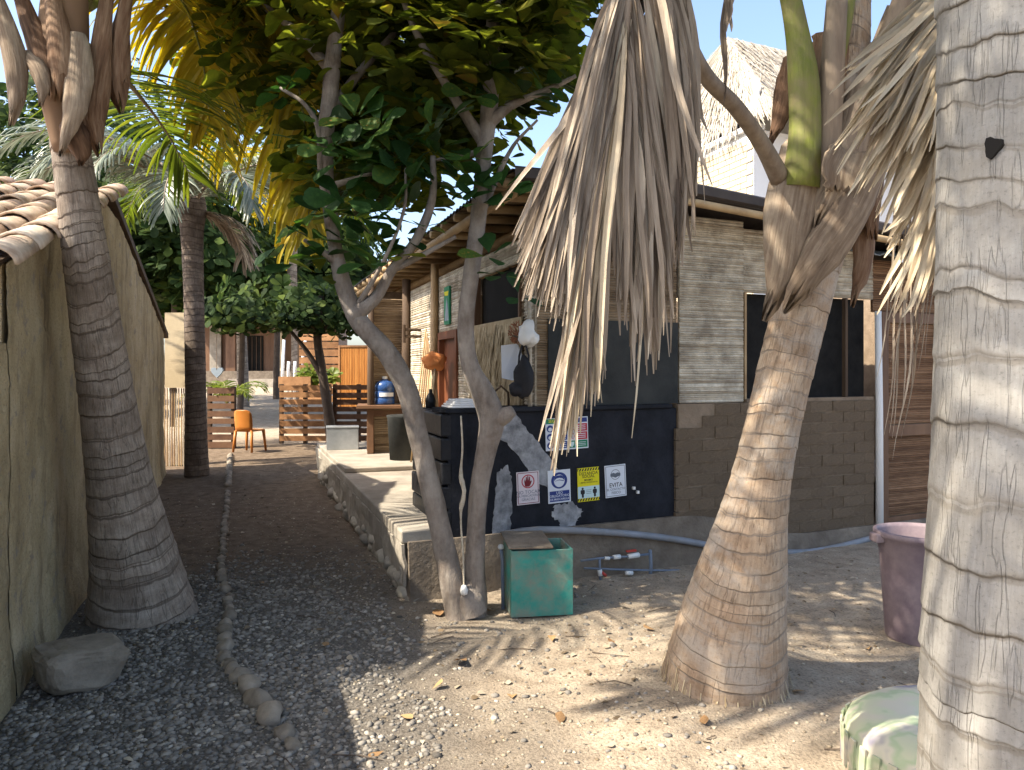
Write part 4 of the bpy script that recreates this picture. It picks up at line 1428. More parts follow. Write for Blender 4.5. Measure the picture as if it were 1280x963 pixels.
# strips hanging by the petiole
for i in range(16):
    b = px(850 + 8 * rng.random(), rng.uniform(-60, 60), 2.7)
    hang('leaflet', dead, b, px(rng.uniform(852, 884), rng.uniform(150, 262), 2.72 + rng.uniform(-.05, .05)), rng.uniform(-.01, .02), rng.uniform(0.008, 0.018), .4, M['frond_dead'], rng.uniform(-.5, .5))
for i in range(4):
    hang('leaflet', dead, px(905 + 3 * i, -20, 2.9), px(906 + 2 * i, 40 + 90 * (i == 0), 2.9), 0, 0.012, .4, M['frond_dead'])

# straw coloured frond hanging between the leaning palm and the pale trunk
rows = [(1215, -60, 3.25, 20), (1200, -20, 2.9, 18), (1192, 60, 2.65, 14), (1196, 150, 2.55, 10), (1198, 250, 2.52, 6)]
S2, _ = spline([tuple(px(u, v, Y)) + (pr(w, Y),) for u, v, Y, w in rows], 30)
m = MB(); m.tube([V3(s[:3]) for s in S2], [max(.003, s[3]) for s in S2], 8)
dead2 = m.build('dead_frond', M['petiole_dry'], rp, smooth=True)
dead2['label'] = 'straw coloured dry frond hanging beside the pale trunk'
for i in range(140):
    t = rng.random()
    k = int(2 + t * 26)
    b = V3(S2[k, :3])
    bu = 640 + b.x / b.y * FPX
    bv = HZ - (b.z - EYE) / b.y * FPX
    if t < 0.52:
        s = rng.random()
        tu, tv = bu - 95 - 70 * s + rng.uniform(-10, 20), bv + 150 + 70 * (1 - s) + rng.uniform(-30, 60)
        if tu < 1030: tu = 1030 + rng.random() * 15
    else:
        tu, tv = bu - 30 - 70 * rng.random(), bv + rng.uniform(130, 215)
        tv = min(tv, 432)
    hang('leaflet', dead2, b, px(tu, tv, 2.5 + rng.uniform(-.12, .15)), rng.uniform(-.012, .012), rng.uniform(0.010, 0.018), .4, M['frond_straw'], rng.uniform(-.3, .3))
for i in range(22):
    b = px(rng.uniform(1120, 1180), rng.uniform(150, 330), 2.65)
    hang('leaflet', dead2, b, b + V3((rng.uniform(-.1, -.02), rng.uniform(-.03, .03), rng.uniform(-.75, -.45))), rng.uniform(-.03, .03), 0.0035, .3, M['frond_dead'])

# --- big pale trunk close to the camera on the right
bp_ = thing('coconut_palm', 'thick pale coconut trunk with a small dark hole beside the painted tyre', 'palm tree', (1.36, 1.96, 0.0), 'coconut palms')
palm_trunk(bp_, [(1320, 1330, 2.0, 330), (1302, 1200, 1.97, 290), (1292, 1080, 1.95, 262), (1287, 960, 1.95, 246), (1289, 800, 1.95, 244), (1292, 650, 1.95, 234), (1295, 500, 1.95, 228), (1297, 350, 1.95, 224), (1298, 200, 1.95, 222), (1298, 0, 1.95, 220), (1277, -200, 1.95, 212), (1270, -500, 1.95, 200), (1262, -900, 1.95, 190), (1255, -1400, 1.95, 180)],
           M['trunk_right'], 0.115, 37, nu=100, slant=0.030, flare=0.026, step=.010)
hn = V3((-.837, -.547, 0))
hc = px(1298, 183, 1.95) + hn * (pr(222, 1.95) * 1.05)
hc.z = px(1240, 183, 1.82).z
ht_ = V3((.547, -.837, 0))
pts = []
for k in range(14):
    q = 2 * PI * k / 14
    r_ = 0.021 * (1 + 0.18 * math.sin(3 * q + 1) + rng.uniform(-.08, .08))
    pts.append(hc + ht_ * (math.cos(q) * r_ * .9) + UP * (math.sin(q) * r_ * 1.15))
m = MB(); m.poly(pts, hn * -.04); m.build('hole', M['black_hole'], bp_)  # solid black disc, paints the shade inside the hollow
ctr = px(1255, -1380, 1.95)
for i in range(9):
    frond(bp_, arc(ctr, i * 40 + 10, 45 + 20 * (i % 2), 3.2, 110), 0.03, M['petiole_green'], M['frond_green'], 44, 0.8, 0.45, seed=140 + i)

# --- palm beside the low garden wall, its crown above the left edge of the view
op = thing('coconut_palm', 'grey coconut palm standing behind the low garden wall', 'palm tree', (-2.5, 0.8, 0.0), 'coconut palms')
m = MB()
S3, _ = spline([(-2.5, .8, -.1, .3), (-2.45, .8, .6, .2), (-2.3, .9, 2.0, .15), (-1.9, 1.1, 3.8, .13), (-1.6, 1.25, 5.1, .11)], 60)
m.tube([V3(s[:3]) for s in S3], [s[3] * (1 + .05 * (i % 4 == 0)) for i, s in enumerate(S3)], 14)
m.build('trunk', M['bark'], op, smooth=True)
for i, (az, el, ln, dr) in enumerate(((0, 35, 2.6, 80), (50, 45, 2.4, 80), (-35, 40, 2.8, 80), (120, 45, 2.4, 100), (170, 40, 2.4, 100), (-80, 45, 2.6, 100), (-130, 50, 2.6, 100), (-15, 62, 3.0, 80))):
    frond(op, arc((-1.6, 1.25, 5.05), az, el, ln, dr), 0.028, M['petiole_green'], M['frond_green'], 48, 0.8, 0.4, seed=180 + i, wid=0.024)

# ------------------------------------------------------------------ broad-leaved trees
_ys = (.14, .34, .56, .76, .91)
_ws = (.07, .19, .295, .315, .20)
LV = [(0, 0, 0)]
for y_, w_ in zip(_ys, _ws):
    dz = -.15 * y_ ** 2
    LV += [(0, y_, dz), (-w_, y_ + .02, dz + .14 * w_ + .012 * math.sin(y_ * 17)), (w_, y_ + .02, dz + .14 * w_ + .012 * math.cos(y_ * 15))]
LV = np.array(LV + [(0, 1.0, -.16)])
LF = [(0, 1, 2), (0, 3, 1)]
for k in range(4):
    c_, l_, r_, c2, l2, r2 = 1 + 3 * k, 2 + 3 * k, 3 + 3 * k, 4 + 3 * k, 5 + 3 * k, 6 + 3 * k
    LF += [(c_, c2, l2), (c_, l2, l_), (c_, r_, r2), (c_, r2, c2)]
LF = np.array(LF + [(13, 16, 14), (13, 15, 16)])


def rosette(rg, c, axis_, nleaf, size, spread=70):
    """leaf matrices round a twig tip"""
    axis_ = V3(axis_).normalized()
    a = axis_.orthogonal().normalized()
    b = axis_.cross(a)
    out = []
    q0 = rg.uniform(0, 6.28)
    for i in range(nleaf):
        q = q0 + i * 2 * PI / nleaf + rg.uniform(-.3, .3)
        sp = math.radians(spread + rg.uniform(-18, 22))
        rad = a * math.cos(q) + b * math.sin(q)
        y = (axis_ * math.cos(sp) + rad * math.sin(sp)).normalized()
        z = (axis_ * math.sin(sp) - rad * math.cos(sp)).normalized()
        x = y.cross(z)
        rot = Matrix((x, y, z)).transposed() @ Matrix.Rotation(rg.uniform(-.4, .4), 3, 'Y')
        s = size * rg.uniform(.7, 1.15)
        out.append((rot, V3(c) + y * 0.03, s))
    return out


def leaf_mass(name, mats, mat, parent, rg, tone=0.5, spread=0.25):
    n = len(mats)
    Rm = np.array([np.array(r) * s for r, c, s in mats])
    Cm = np.array([np.array(c) for r, c, s in mats])
    Vv = np.einsum('nij,kj->nki', Rm, LV) + Cm[:, None, :]
    Ff = LF[None] + (np.arange(n) * len(LV))[:, None, None]
    fa = np.repeat(np.clip(np.array([rg.gauss(tone, spread) for _ in range(n)]), 0, 1), len(LF))
    o = mkmesh(name, Vv.reshape(-1, 3), Ff.reshape(-1, 3), mat, parent, True, fattr=fa)
    o['kind'] = 'stuff'
    return o


def limb(root, rows, mat, name, n=12, wob=0.03, knots=0):
    P = []
    for u, v, Y, w in rows:
        p = px(u, v, Y)
        P.append((p.x, p.y, p.z, pr(w, Y)))
    ns = max(20, int(len(P) * 9))
    S, ts = spline(P, ns)
    m = MB()
    vs, fs = [], []
    ref = V3((1, 0, 0))
    for i in range(ns):
        t = V3(S[min(i + 1, ns - 1), :3] - S[max(i - 1, 0), :3]).normalized()
        a = (ref - t * ref.dot(t)).normalized(); ref = a
        b = t.cross(a)
        for k in range(n):
            q = 2 * PI * k / n
            p0 = V3(S[i, :3])
            r = max(.002, S[i, 3]) * (1 + wob * 3 * mnoise.noise(V3((math.cos(q) * 1.2, math.sin(q) * 1.2, ts[i] * 5)) + p0 * 0.3) + wob * mnoise.noise(V3((math.cos(q) * 4, math.sin(q) * 4, ts[i] * 18))))
            vs.append(p0 + (a * math.cos(q) + b * math.sin(q)) * r)
    for i in range(ns - 1):
        for k in range(n):
            fs.append((i * n + k, i * n + (k + 1) % n, (i + 1) * n + (k + 1) % n, (i + 1) * n + k))
    fs.append(tuple((ns - 1) * n + k for k in range(n)))
    m.add(vs, fs)
    return m.build(name, mat, root, smooth=True)


at = thing('almond_tree', 'two stemmed grey tree with broad leaves growing beside the black counter', 'tree', px(582, 768, 4.97))
t1 = limb(at, [(577, 790, 4.95, 40), (573, 765, 4.95, 33), (550, 660, 4.95, 27), (524, 550, 4.95, 25), (508, 485, 4.93, 26), (484, 442, 4.9, 26), (448, 400, 4.88, 24), (428, 352, 4.86, 20), (416, 290, 4.85, 17), (407, 200, 4.8, 19), (414, 100, 4.75, 20), (424, 0, 4.7, 17), (436, -130, 4.6, 14), (440, -320, 4.5, 7)], M['bark'], 'trunk', 18, 0.035)
t2 = limb(at, [(590, 790, 5.0, 38), (593, 765, 5.0, 32), (594, 690, 5.0, 25), (598, 620, 5.0, 23), (608, 560, 5.0, 26), (615, 525, 5.0, 32), (604, 492, 4.98, 29), (587, 455, 4.96, 22), (582, 410, 4.95, 21), (588, 350, 4.94, 20), (597, 280, 4.92, 20), (605, 200, 4.9, 20), (612, 130, 4.88, 21), (615, 60, 4.86, 19), (620, -60, 4.8, 16), (632, -260, 4.7, 7)], M['bark'], 'trunk', 18, 0.035)
limb(at, [(612, 528, 5.0, 26), (630, 520, 4.98, 22), (642, 513, 4.97, 13)], M['bark'], 'branch_stub')
limb(at, [(590, 765, 4.97, 43), (584, 745, 4.96, 36), (583, 725, 4.97, 12)], M['bark'], 'root_collar', 14, 0.06)
for rows in ([(440, 395, 4.86, 22), (470, 372, 4.84, 15), (490, 338, 4.82, 13), (520, 300, 4.80, 12), (540, 250, 4.78, 10), (541, 195, 4.76, 7)],
             [(490, 338, 4.82, 9), (530, 318, 4.8, 7), (570, 296, 4.8, 5)],
             [(412, 260, 4.82, 14), (402, 215, 4.78, 10), (398, 160, 4.75, 8), (380, 130, 4.7, 5), (350, 110, 4.7, 4)],
             [(408, 235, 4.82, 10), (440, 225, 4.75, 7), (470, 216, 4.72, 5)],
             [(608, 155, 4.88, 18), (640, 132, 4.85, 11), (690, 110, 4.8, 8), (720, 95, 4.78, 5)],
             [(428, 335, 4.86, 12), (400, 312, 4.8, 8), (380, 300, 4.75, 5)],
             [(600, 270, 4.92, 10), (640, 185, 4.85, 5), (672, 150, 4.8, 3)],
             [(600, 190, 4.9, 9), (575, 195, 4.85, 6), (545, 200, 4.8, 4)],
             [(606, 180, 4.9, 16), (560, 110, 4.8, 11), (520, 40, 4.7, 9), (490, -40, 4.6, 6)],
             [(412, 140, 4.78, 16), (450, 90, 4.9, 11), (500, 30, 5.2, 8), (540, -60, 5.5, 6)],
             [(416, 90, 4.75, 16), (370, 40, 5.0, 11), (310, -10, 5.4, 8), (260, -70, 5.8, 5)],
             [(428, -20, 4.7, 16), (400, -120, 4.9, 10), (350, -220, 5.4, 7)],
             [(616, 20, 4.85, 16), (650, -80, 5.2, 10), (700, -170, 5.6, 6)],
             [(445, 385, 4.87, 8), (478, 330, 4.7, 5), (505, 262, 4.66, 4), (507, 210, 4.64, 3)]):
    limb(at, rows, M['bark'], 'branch', 8, 0.04)
# crown: lobes of rosettes
rg = random.Random(5)
ros = []
lobes = [  # centre, radii, rosettes
    (px(480, 70, 5.6), (1.3, 1.2, .62), 230), (px(360, 45, 6.2), (1.0, 1.0, .55), 122), (px(610, 40, 5.6), (.85, 1.0, .60), 172),
    (px(470, 150, 6.4), (1.0, .8, .45), 122), (px(560, 130, 6.0), (.55, .7, .5), 79), (px(420, -90, 5.5), (1.7, 1.5, .6), 216), (px(600, -120, 5.2), (1.2, 1.2, .6), 144),
    (px(390, 100, 7.2), (1.2, .9, .6), 115), (px(520, 60, 4.7), (.9, .5, .35), 50), (px(655, 60, 5.2), (.35, .6, .4), 50), (px(330, 70, 7.6), (.8, .8, .4), 36), (px(470, 215, 6.6), (.5, .5, .35), 36), (px(470, 190, 5.5), (.7, .5, .28), 57), (px(585, 165, 5.6), (.35, .5, .35), 36), (px(435, 235, 5.4), (.28, .3, .25), 18), (px(530, 235, 5.5), (.25, .3, .2), 10), (px(665, 30, 4.6), (.25, .4, .35), 28)]
for c, r_, n in lobes:
    for i in range(n):
        while True:
            q = V3((rg.uniform(-1, 1), rg.uniform(-1, 1), rg.uniform(-1, 1)))
            if 0.15 < q.length < 1: break
        p = c + V3((q.x * r_[0], q.y * r_[1], q.z * r_[2]))
        ros.append((p, V3((q.x * .5, q.y * .5, 0.8 + rg.uniform(-.4, .3))), rg.randint(5, 8), rg.uniform(.14, .20)))
mats = []
for p, ax, n, s in ros:
    mats += rosette(rg, p, ax, n, s)
# lower sprays that can be told apart, on the twigs in front of the stems
spr = []
for (u, v, Y, n, s) in ((388, 300, 4.75, 5, .20), (352, 305, 4.7, 4, .2), (372, 330, 4.8, 4, .2), (402, 325, 4.85, 6, .19), (430, 300, 4.75, 5, .2), (470, 300, 4.72, 6, .2), (492, 262, 4.66, 6, .19),
                        (505, 214, 4.64, 6, .19), (530, 285, 4.72, 5, .18), (545, 230, 4.74, 5, .17), (470, 218, 4.7, 6, .2), (440, 240, 4.75, 5, .2), (560, 205, 4.78, 6, .16), (575, 225, 4.8, 6, .17),
                        (600, 232, 4.75, 6, .18), (628, 238, 4.78, 6, .18), (642, 250, 4.8, 5, .17), (600, 255, 4.75, 4, .18), (612, 322, 4.8, 4, .19), (625, 345, 4.8, 4, .16), (650, 372, 4.9, 3, .15),
                        (656, 121, 4.75, 5, .19), (632, 200, 4.8, 3, .12), (545, 195, 4.76, 5, .13), (555, 185, 4.75, 4, .13), (672, 150, 4.8, 0, .1), (405, 270, 4.8, 6, .18), (384, 180, 4.7, 6, .18),
                        (355, 118, 4.7, 7, .17), (396, 150, 4.7, 6, .17), (460, 180, 4.7, 7, .19), (500, 170, 4.75, 7, .19), (520, 130, 4.72, 7, .18), (590, 120, 4.75, 6, .18), (640, 95, 4.8, 7, .17), (678, 108, 4.8, 6, .17),
                        (430, 200, 4.6, 6, .19), (480, 240, 4.9, 6, .19), (420, 215, 4.9, 6, .19), (560, 150, 4.7, 6, .18), (505, 295, 4.9, 5, .18), (450, 275, 4.9, 5, .2), (385, 285, 4.9, 5, .2), (455, 205, 4.6, 7, .21), (490, 195, 4.65, 6, .21), (515, 230, 4.6, 6, .2), (430, 250, 4.6, 6, .2), (415, 185, 4.6, 6, .2), (540, 165, 4.65, 7, .19), (475, 160, 4.55, 7, .2), (445, 150, 4.6, 7, .2), (590, 200, 4.7, 6, .18), (465, 330, 4.75, 4, .17), (400, 345, 4.8, 4, .17), (495, 320, 4.75, 4, .16), (640, 60, 4.6, 7, .19), (600, 75, 4.6, 7, .19), (560, 85, 4.55, 7, .19), (665, 85, 4.7, 6, .18)):
    spr += rosette(rg, px(u, v, Y), (rg.uniform(-.5, .5), rg.uniform(-.6, .1), rg.uniform(.4, 1)), n, s, 72)
single = spr[:290]
leaf_mass('foliage', mats + spr[290:], M['leaf'], at, rg, 0.42, .24)
lme = None
for rot, c, s in single:
    if lme is None:
        o = mkmesh('leaf', LV, [tuple(int(i) for i in f) for f in LF], M['leaf1'], None, True, loc=(0, 0, 0))
        lme = o.data
        o.parent = at
        o.location = c - ORG[at.name]
    else:
        o = share(lme, 'leaf', at, c)
    o.rotation_euler = rot.to_euler()
    o.scale = (s, s, s)


def bush_tree(name, label, cat, base, trunk_rows, lobes, leaf, seed, mat='leaf_far', bark='bark_dark', group=None, tone=.45, spread=.28):
    rg = random.Random(seed)
    t = thing(name, label, cat, base, group)
    for r_ in trunk_rows:
        limb(t, r_, M[bark], 'trunk' if r_ is trunk_rows[0] else 'branch', 9, 0.04)
    mm = []
    for c, rr, n in lobes:
        for i in range(n):
            while True:
                q = V3((rg.uniform(-1, 1), rg.uniform(-1, 1), rg.uniform(-1, 1)))
                if 0.3 < q.length < 1: break
            p = V3(c) + V3((q.x * rr[0], q.y * rr[1], q.z * rr[2])) * (1 + .25 * mnoise.noise(q * 2 + V3((seed, 0, 0))))
            mm += rosette(rg, p, (q.x, q.y, .6 + rg.uniform(-.4, .4)), rg.randint(4, 7), leaf)
    leaf_mass('crown', mm, M[mat], t, rg, tone, spread)
    return t


# small dark tree by the pallets
bush_tree('almond_tree', 'small dark leaved tree rising behind the pallet fence', 'tree', px(413, 545, 13.6),
          [[(416, 560, 13.6, 16), (411, 520, 13.6, 13), (402, 460, 13.6, 11), (397, 420, 13.6, 10), (402, 370, 13.6, 7)], [(402, 470, 13.6, 8), (384, 440, 13.5, 6), (360, 410, 13.4, 4)], [(398, 420, 13.6, 6), (420, 395, 13.5, 4)]],
          [(px(390, 395, 13.5), (.9, .9, .4), 90), (px(320, 395, 13.2), (.9, .8, .3), 70), (px(420, 380, 13.8), (.4, .6, .35), 40), (px(280, 398, 13.5), (.6, .6, .3), 50), (px(350, 372, 13.9), (1.1, .8, .3), 70), (px(430, 402, 13.3), (.3, .4, .25), 24)], .19, 71, 'leaf_far', tone=.42, spread=.33)

# ------------------------------------------------------------------ background beyond the pallets
for i, (u, v, Y, rx, rz, n, lab) in enumerate((
        (215, 300, 19, 2.4, 1.7, 520, 'dark broad leaved tree behind the beige reed screen'),
        (300, 348, 22, 2.9, 1.5, 640, 'dense dark tree before the far thatched house'),
        (345, 250, 30, 4.0, 3.2, 520, 'tall tree spreading behind the far house roof'),
        (410, 330, 23, 1.9, 1.4, 260, 'dark rounded tree behind the orange cane door'),
        (150, 210, 27, 4.2, 3.6, 520, 'tall dark tree behind the gabled house'),
        (60, 200, 22, 3.2, 2.6, 380, 'dark leafy tree over the gabled house roof'))):
    c = px(u, v, Y)
    g = px(u, 480, Y)
    g.z = gz(g.x, g.y)
    bush_tree('broadleaf_tree', lab, 'tree', g, [[(u, HZ + (EYE - g.z) / Y * FPX + 3, Y, 8), (u + 3, v + 60, Y, 6.5), (u, v, Y, 5)]],
              [(c, (rx, rx, rz), n), (c + V3((rx * .5, -.4, -rz * .5)), (rx * .6, rx * .6, rz * .5), n // 3), (c + V3((-rx * .6, -.4, -rz * .4)), (rx * .6, rx * .6, rz * .5), n // 3)],
              .30, 300 + i, group='trees beyond the pallet fence', tone=.40)
# far palms with lit trunks
for i, (u, Y, vt, lab) in enumerate(((368, 20, 250, 'sunlit far palm trunk beside the thatched roof'), (300, 26, 240, 'far palm with a thin grey trunk before the far house'))):
    g = px(u, 480, Y); g.z = gz(g.x, g.y)
    t = thing('coconut_palm', lab, 'palm tree', g)
    palm_trunk(t, [(u + 4, HZ + (EYE - g.z) / Y * FPX + 4, Y, 16), (u + 2, 420, Y, 12), (u - 3, 340, Y, 12), (u, vt, Y, 14)], M['trunk_left'], .14, 400 + i, step=.05, nu=16, slant=.02)
    for k in range(9):
        frond(t, arc(px(u, vt, Y), k * 40 + 13, 50 - 22 * (k % 2), 3.0, 125), .035, M['petiole_dry'], M['frond_green' if k % 3 else 'frond_yellow'], 34, .85, .5, seed=420 + 20 * i + k, wid=.03)

# far house with a dark doorway on a terrace
YF = 43.0
fh = thing('far_house', 'dim brown far house with a dark doorway at the end of the path', 'house', px(315, 482, YF))


def fbox(name, u0, v0, u1, v1, Y, dep, mat, parent):
    a, b = px(u0, v1, Y), px(u1, v0, Y)
    m = MB(); m.para(a, (b.x - a.x, 0, 0), (0, dep, 0), (0, 0, b.z - a.z))
    return m.build(name, mat, parent)


fbox('terrace', 225, 464, 420, 500, YF - 1.5, 9, M['plinth'], fh)
fbox('step', 285, 474, 352, 500, YF - 2.1, .6, M['concrete'], fh)
fw = fbox('wall', 225, 392, 420, 465, YF + .5, 3, M['door_brown'], fh)
dd = fbox('door', 306, 420, 329, 464.5, YF + .45, .04, M['black_hole'], fh)
for k in range(4):
    fbox('door_bar', 309 + k * 5.5, 421, 310 + k * 5.5, 464, YF + .40, .04, M['timber'], dd)
fbox('column', 282, 392, 294, 464.5, YF - .4, .4, M['door_brown'], fh)
fbox('column', 344, 392, 352, 464.5, YF - .4, .4, M['plaster_far'], fh)
fbox('wall_panel', 262, 400, 276, 464.5, YF + .3, .15, M['concrete'], fh)
m = MB()
m.poly([px(205, 395, YF - 1.5), px(440, 395, YF - 1.5), px(410, 335, YF + 3), px(235, 335, YF + 3)], (0, .1, -.25))
m.build('roof', M['straw'], fh)

# wooden slat screen and orange cane door behind the pallets
Yb = 17.0
gs = gz(-4, Yb)
sc = thing('slat_screen', 'pale wooden slat screen standing left of the orange cane door', 'screen', px(405, 500, Yb))
for k in range(9):
    v0 = 418 + k * 9.6
    fbox('slat', 374, v0, 423, v0 + 8.0, Yb + .05, .025, M['pallet'], sc)
fbox('post', 372, 415, 376, 512, Yb + .08, .05, M['timber'], sc)
fbox('post', 419, 415, 423, 512, Yb + .08, .05, M['timber'], sc)
od = thing('cane_door', 'orange varnished cane door standing beside the slat screen', 'door', px(441, 505, Yb))
fbox('panel', 424, 434, 460, 511, Yb - .02, .03, M['orange_wood'], od)
for k in range(17):
    u0 = 424.4 + k * 2.1
    fbox('cane', u0, 434.4, u0 + 1.7, 510, Yb - .045, .024, M['orange_wood'], od)
for (u0, u1, v0, v1) in ((422.5, 424.8, 432, 511), (459.5, 461.5, 432, 511), (425, 459.3, 431.8, 434.2)):
    fbox('frame', u0, v0, u1, v1, Yb - .06, .05, M['pallet'], od)
# white posts and planter by the far path
pl = thing('timber_planter', 'low pale timber planter box behind the pallet fence', 'planter', px(368, 500, 16))
fbox('board', 348, 471, 388, 485, 15.9, .04, M['pallet'], pl)
fbox('board', 348, 471, 388, 485, 16.4, .04, M['pallet'], pl)
fbox('soil', 349, 474, 387, 484, 15.95, .44, M['plinth'], pl)
for k, (u0, u1, vb) in enumerate(((355, 352, 500), (379, 374, 500), (369, 368, 500), (361, 360, 500))):
    m = MB(); m.tube([px(u1, vb, 17.6), px((u0 + u1) / 2, 460, 17.6), px(u0 + (3 if k == 1 else 0), 425 if k < 2 else 452, 17.6)], .035, 8)
    tag(m.build('white_post', M['white_wall'], smooth=True), ['tall upright white post behind the planter box', 'leaning white post beside the slat screen', 'short white post between two taller ones', 'short white post close to the tall upright one'][k], 'post')
rgp = random.Random(3)
mm = []
for i in range(34):
    mm += rosette(rgp, px(rgp.uniform(372, 420), rgp.uniform(462, 480), 16.2), (rgp.uniform(-.5, .5), -.5, .7), 5, .16)
pg = thing('planter_shrub', 'bright green shrub growing in the timber planter box', 'shrub', px(390, 480, 16.2))
leaf_mass('foliage', mm, M['frond_green'], pg, rgp, .7, .2)
m = MB()
for i in range(7):
    m.tube([px(385 + i * 4, 484, 16.2), px(380 + i * 6, 468, 16.2)], .008, 5)
m.build('stem', M['bark_dark'], pg)

# ------------------------------------------------------------------ pallet fences
def pallet(label, u0, u1, vt, vb, Y, rows_, mat, posts, thick=.02, breaks=None, skew=0.0):
    t = thing('pallet_fence', label, 'fence', px((u0 + u1) / 2, vb, Y))
    h = (vb - vt) / rows_
    for r_ in range(rows_):
        segs = breaks or [(u0, u1)]
        for (a, b) in segs:
            v0 = vt + r_ * h + rng.uniform(-.4, .4)
            fbox('board', a + .3, v0 + (h * .08), b - .3, v0 + h * (.80 + rng.uniform(-.06, .05)), Y + rng.uniform(-.006, .006), thick, mat, t)
    for q in posts:
        fbox('post', q - 2.2, vt - .5, q + 2.2, vb + 2, Y + .035, .09, M['timber'], t)
        fbox('board_back', q - 2.2, vt, q + 2.2, vb, Y + .128, .02, M['timber'], t)
    for r_ in range(0, rows_, 2):
        v0 = vt + r_ * h
        fbox('rear_board', u0, v0 + h * .1, u1, v0 + h * .7, Y + .15, .02, mat, t)
    return t


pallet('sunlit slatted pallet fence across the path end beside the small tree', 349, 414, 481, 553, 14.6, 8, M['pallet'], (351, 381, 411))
pallet('shaded pallet fence behind the table with the water jug', 416, 480, 481, 553, 14.7, 8, M['pallet_dark'], (418, 448, 478))  # shade of this stretch put into its darker board colour
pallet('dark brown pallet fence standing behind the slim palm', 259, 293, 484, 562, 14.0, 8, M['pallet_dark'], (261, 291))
m = MB()
rs = thing('reed_screen', 'beige panel over a thin reed screen beyond the gabled house', 'screen', px(220, 590, 11.9))
fbox('panel', 206, 391, 234, 485, 11.9, .12, M['plaster_far'], rs)
for k in range(11):
    u = 203 + k * 3
    m = MB(); m.tube([px(u, 592, 11.9), px(u + rng.uniform(-.6, .6), 540, 11.9), px(u + rng.uniform(-.5, .5), 485.5, 11.95)], .011, 6)
    m.build('reed', M['pole' if k % 3 else 'cane'], rs)
# leafy plant and pale heart behind the left pallet
pl2 = thing('potted_palm', 'young palm plant with arching leaves behind the dark pallet fence', 'plant', px(285, 540, 14.8))
for k in range(9):
    frond(pl2, arc(px(284, 505, 14.8), k * 40, 65 - 8 * (k % 3), .95, 120), .012, M['petiole_green'], M['frond_green'], 16, .30, .4, seed=500 + k, wid=.014)
hp = []
for k in range(24):
    q = 2 * PI * k / 24
    hp.append(px(271 + 7.5 * math.sin(q) ** 3, 465 - (6.2 * math.cos(q) - 2.4 * math.cos(2 * q) - .9 * math.cos(3 * q)), 13.9))
m = MB(); m.poly(hp, (0, .05, 0))
hh = m.build('heart_ornament', M['roof_blue'])
tag(hh, 'small pale blue heart ornament hanging beside the slim palm', 'ornament')
m = MB(); m.tube([px(270.5, 462, 13.9), px(270.8, 425, 13.9), px(272, 395, 13.7)], .006, 5)
m.build('cord', M['petiole_dry'], hh)

# ------------------------------------------------------------------ white building behind
WB = V3((3.80, 12.0, 0))


def W(a, b, z):
    return WB + FD * a + D * b + UP * z


wb = thing('white_building', 'sunlit white two storey building with thatch behind the cane house', 'building', W(2, 2, 0))
m = MB(); m.para(W(0, 0, 0), FD * 7, D * 5.5, UP * 5.35); m.build('wall', M['white_wall'], wb)
bw = MB()
bw.para(W(-.03, .0, 0), D * 5.5, FD * .028, UP * 5.28)
brickw = bw.build('brick_wall', M['white_wall'], wb)
bx = MB(); bx.para((-.5, -.5, -.5), (1, 0, 0), (0, 1, 0), (0, 0, 1))
bo2 = None
for r_ in range(26):
    for c in range(11):
        z = 2.78 + r_ * .096
        y0 = c * .30 + (.15 if r_ % 2 else 0)
        if z > 5.25: continue
        pos = W(-.036, y0 + .15, z)
        if bo2 is None:
            bo2 = mkmesh('brick', bx.v, bx.f, M['cream_brick'], None, loc=(0, 0, 0)); bo2.parent = brickw; bo2.location = pos - ORG[brickw.name]; o = bo2
        else:
            o = share(bo2, 'brick', brickw, pos)
        o.scale = (.03, .288, .084)
        o.rotation_euler = (0, 0, math.radians(19.5))
m = MB(); m.para(W(-.08, -.04, 5.352), FD * .25, D * 5.6, UP * .08); m.build('coping', M['white_wall'], wb)
m = MB(); m.para(W(.9, .9, 5.35), FD * 5.5, D * 4, UP * 1.1); m.build('upper_wall', M['white_wall'], wb)
for k in range(3):
    m = MB(); m.para(W(.86, 1.2 + k * 1.3, 5.5), FD * .038, D * .8, UP * .85)
    w_ = m.build('window', M['glass'], wb)
    for (b0, b1, z0, z1) in ((0, .06, 5.5, 6.35), (.74, .8, 5.5, 6.35), (.06, .74, 6.29, 6.35), (.37, .43, 5.5, 6.29)):
        m = MB(); m.para(W(.83, 1.2 + k * 1.3 + b0, z0), FD * .028, D * (b1 - b0), UP * (z1 - z0)); m.build('frame', M['white_plastic'], w_)
for (a, b) in ((.05, .05), (.05, 2.4), (3.2, .05)):
    m = MB(); m.tube([W(a + .1, b + .1, 5.35), W(a + .1, b + .1, 6.2)], .05, 8); m.build('column', M['white_wall'], wb, smooth=True)
m = MB()
ridge = [W(1.3, 2.4, 8.0), W(5.2, 2.4, 8.0)]
ev = [W(.0, -.5, 5.55), W(7.4, -.5, 5.55), W(7.4, 6, 5.55), W(.0, 6, 5.55)]
m.add(ev + ridge, [(0, 1, 5, 4), (1, 2, 5), (2, 3, 4, 5), (3, 0, 4)])
th_ = m.build('thatch_roof', M['straw'], wb)
m = MB()
rgt = random.Random(9)
